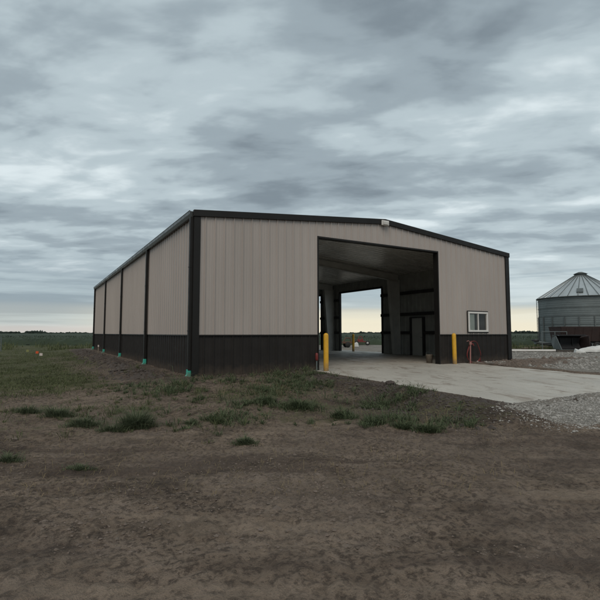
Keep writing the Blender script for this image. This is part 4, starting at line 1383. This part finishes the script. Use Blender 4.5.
def clump(pxl, py, rad, hgt, nb, label, leafy=False, seed=0, zoff=0.0, asp=1.0, wid=0.009):
    """weed clump whose base is seen at picture point pxl, py; ground taken at about -0.3"""
    rg = np.random.default_rng(seed + 300)
    zz = -0.30
    for _ in range(4):
        # ray to height zz
        cp, sp_ = math.cos(PITCH), math.sin(PITCH)
        f_ = 452.9
        fw = np.array([math.sin(YAW) * cp, math.cos(YAW) * cp, sp_])
        r_ = np.array([math.cos(YAW), -math.sin(YAW), 0])
        u_ = np.cross(r_, fw)
        d = fw * f_ + (pxl - 300) * r_ - (py - 299.5) * u_
        t = (zz - CZ) / d[2]
        q = np.array([CX, CY, CZ]) + d * t
        zz = gz(q[0], q[1])
    x0, y0 = float(q[0]), float(q[1])
    a = rg.uniform(0, 2 * np.pi, nb)
    rr = rad * 0.5 * np.abs(rg.normal(0, 1, nb)) ** 0.85
    rr = np.minimum(rr, rad * rg.uniform(0.85, 1.15, nb))
    lx = np.cos(a) * rr * asp
    ly = np.sin(a) * rr
    X_ = x0 + lx * RGT[0] + ly * FWD[0]
    Y_ = y0 + lx * RGT[1] + ly * FWD[1]
    Pz = zground(X_, Y_)
    # blades lean outward
    ang = np.arctan2(Y_ - y0, X_ - x0) + rg.normal(0, 0.7, nb)
    edge = (1 - 0.62 * np.clip(rr / rad, 0, 1.2) ** 1.2) * (0.6 + 1.0 * (fbm(X_, Y_, 9.0, 2, 7) + 0.35))
    Pp = np.stack([X_ - x0, Y_ - y0, Pz - zz], -1)
    V, Fc = blades(Pp, 1.0, wid, 1.05, rg, ang)
    # per-clump height shaping
    V = V.reshape(nb, 6, 3)
    V = Pp[:, None, :] + (V - Pp[:, None, :]) * np.where(np.arange(6) < 2, 1.0, 0)[None, :, None] * 1.0 + (V - Pp[:, None, :]) * (np.arange(6) >= 2)[None, :, None] * (hgt * edge)[:, None, None]
    # keep the width of the upper verts
    sd_ = V[:, 1] - V[:, 0]
    midc = (V[:, 2] + V[:, 3]) / 2
    V[:, 2] = midc + sd_ * 0.45
    V[:, 3] = midc - sd_ * 0.45
    o = link('weed_clump', np_mesh('weed_clump', V.reshape(-1, 3), Fc), M['weed' if leafy else 'tuft'], loc=(x0, y0, zz))
    tag(o, label, 'weed clump', 'weed clumps in the dirt')
    return o


clump(137, 428, 0.26, 0.24, 1500, 'tall spiky grass clump, biggest one left of the building corner', seed=1, asp=1.3)
clump(112, 430, 0.16, 0.11, 420, 'low grass tuft hugging the left side of the tall spiky clump', seed=2, asp=2.0)
clump(84, 426, 0.22, 0.12, 900, 'broad low grass clump between two taller clumps in the left foreground', seed=3, asp=2.0)
clump(58, 416, 0.20, 0.17, 700, 'ragged grass clump just right of the far left tuft', seed=4, asp=1.6)
clump(28, 412, 0.20, 0.14, 600, 'dark grass clump farthest left at mid height', seed=5, asp=1.7)
clump(8, 461, 0.12, 0.09, 420, 'small grass tuft in the bare track at the far left edge', seed=6, asp=2.0)
clump(80, 469, 0.10, 0.05, 380, 'tiny flat tuft in the bare track below the spiky clump', seed=7, asp=2.4)
clump(245, 443, 0.13, 0.07, 650, 'isolated oval tuft on bare dirt below the building corner', seed=8, asp=1.8)
clump(192, 424, 0.10, 0.06, 260, 'small tuft right of the tall spiky clump', seed=9, asp=2.0)
clump(218, 422, 0.14, 0.08, 420, 'dark low tuft below the near building corner', seed=10, asp=1.6, leafy=True)
clump(300, 408, 0.36, 0.16, 900, 'leafy weed patch in the middle of the dirt below the charcoal wainscot', seed=11, asp=1.6, leafy=True, wid=0.014)
clump(266, 402, 0.26, 0.12, 500, 'leafy weeds left of the middle weed patch', seed=12, asp=1.8, leafy=True, wid=0.014)
clump(342, 417, 0.20, 0.13, 500, 'leafy weeds right of the middle patch, near the dark berm', seed=13, asp=1.5, leafy=True, wid=0.012)
clump(372, 424, 0.17, 0.15, 420, 'upright weeds on the dirt below the apron edge', seed=14, asp=1.5, leafy=True, wid=0.012)
clump(428, 432, 0.16, 0.14, 520, 'weed clump nearest the gravel, on the right of the dirt', seed=15, asp=1.7, leafy=True, wid=0.010)
clump(404, 428, 0.14, 0.12, 380, 'weeds between the upright weeds and the clump nearest the gravel', seed=16, asp=1.7, leafy=True, wid=0.010)
clump(293, 376, 0.22, 0.16, 240, 'weeds growing against the wainscot left of the doorway', seed=17, asp=2.2, leafy=True, wid=0.018)
clump(400, 386, 0.14, 0.14, 110, 'sparse upright sprigs at the left edge of the apron', seed=18, asp=1.6, leafy=True, wid=0.010)

# ------------------------------------------------------------------ crop field and far trees
def crop_sheet():
    ds = np.concatenate([np.arange(0, 40, 0.7), 40 * 1.045 ** np.arange(1, 95)])
    ls = np.linspace(-1.15, 1.15, 420)
    D, Lt = np.meshgrid(60 + ds, ls, indexing='ij')
    st_ = 58 + 7 * fbm(Lt * 6, 0 * Lt, 1.0, 3, 91)
    D = D - 60 + st_
    x = CX + FWD[0] * D + RGT[0] * Lt * D
    y = CY + FWD[1] * D + RGT[1] * Lt * D
    nz = fbm(x, y, 0.7, 3, 97)
    z = -0.30 + 0.62 * sst(D - st_, 0, 1.2) * (1 + 0.5 * nz) + 0.10 * np.random.default_rng(5).uniform(-1, 1, x.shape) * (D < 260)
    # the land rolls a little farther out
    z = z + 0.9 * sst(D, 250, 900) * (0.6 + 0.8 * (fbm(x, y, 0.003, 2, 98) + 0.3)) * 0.5
    n0, n1 = D.shape
    idx = np.arange(n0 * n1).reshape(n0, n1)
    Fc = np.stack([idx[:-1, :-1], idx[:-1, 1:], idx[1:, 1:], idx[1:, :-1]], -1).reshape(-1, 4)
    o = link('crop_field', np_mesh('crop_field', np.stack([x, y, z], -1).reshape(-1, 3), Fc), M['crop'])
    tag(o, 'dark green crop field reaching to the horizon', 'crop field', kind='stuff')
crop_sheet()
P, _ = scatter(30000, 60, 160, -0.85, 0.9, lambda x, y, d: 1.0 + 0 * x, 207, 1.3)
P[:, 2] = 0.05
grass_obj('crop_leaves', P, 0.38, 0.09, 0.9, M['crop'], 'leafy tops of the crop rows nearest the yard', 'crop leaves', 207)

# far tree line: many ragged little crowns
rg = np.random.default_rng(33)
bm = bmesh.new()
bmesh.ops.create_icosphere(bm, subdivisions=1, radius=1.0)
bv = np.array([q.co[:] for q in bm.verts])
bf = np.array([[q.index for q in f.verts] for f in bm.faces])
bm.free()
VV, FF, off = [], [], 0
def crown(px, d, h, wd, zb=0.0):
    global off
    x, y = at_px(px, d)
    v_ = bv * (1 + rg.uniform(-0.35, 0.35, (len(bv), 1)))
    v_ = v_ * np.array([wd, wd, h / 2]) + np.array([x, y, zb + h / 2])
    VV.append(v_); FF.append(bf + off); off += len(bv)
for k in range(1500):
    px = rg.uniform(-60, 660)
    d = rg.uniform(850, 1150)
    dens = float(fbm(np.array([px * 0.03]), np.array([0.3]), 1.0, 3, 55)) + 0.5
    h = rg.uniform(1.2, 3.0) * (0.5 + 1.3 * dens)
    for q in range(3):
        crown(px + rg.normal(0, 2.2), d, h * rg.uniform(0.5, 1.0), rg.uniform(2, 5))
for px, n, hh in ((36, 26, 7.4), (30, 12, 6), (14, 14, 5.6), (5, 8, 5.0), (43, 10, 5.2), (70, 6, 4), (362, 7, 5.0), (369, 5, 4.6), (378, 5, 4.2), (352, 4, 4), (522, 20, 6.0), (530, 20, 5.5), (515, 12, 5.2), (538, 16, 5.5), (230, 9, 6), (140, 9, 6)):
    for q in range(n):
        crown(px + rg.normal(0, 3), rg.uniform(850, 950), hh * rg.uniform(0.6, 1.05), rg.uniform(1.5, 4))
o = link('far_trees', np_mesh('far_trees', np.concatenate(VV), np.concatenate(FF)), M['trees'])
tag(o, 'thin dark line of trees along the far horizon', 'tree line', kind='stuff')
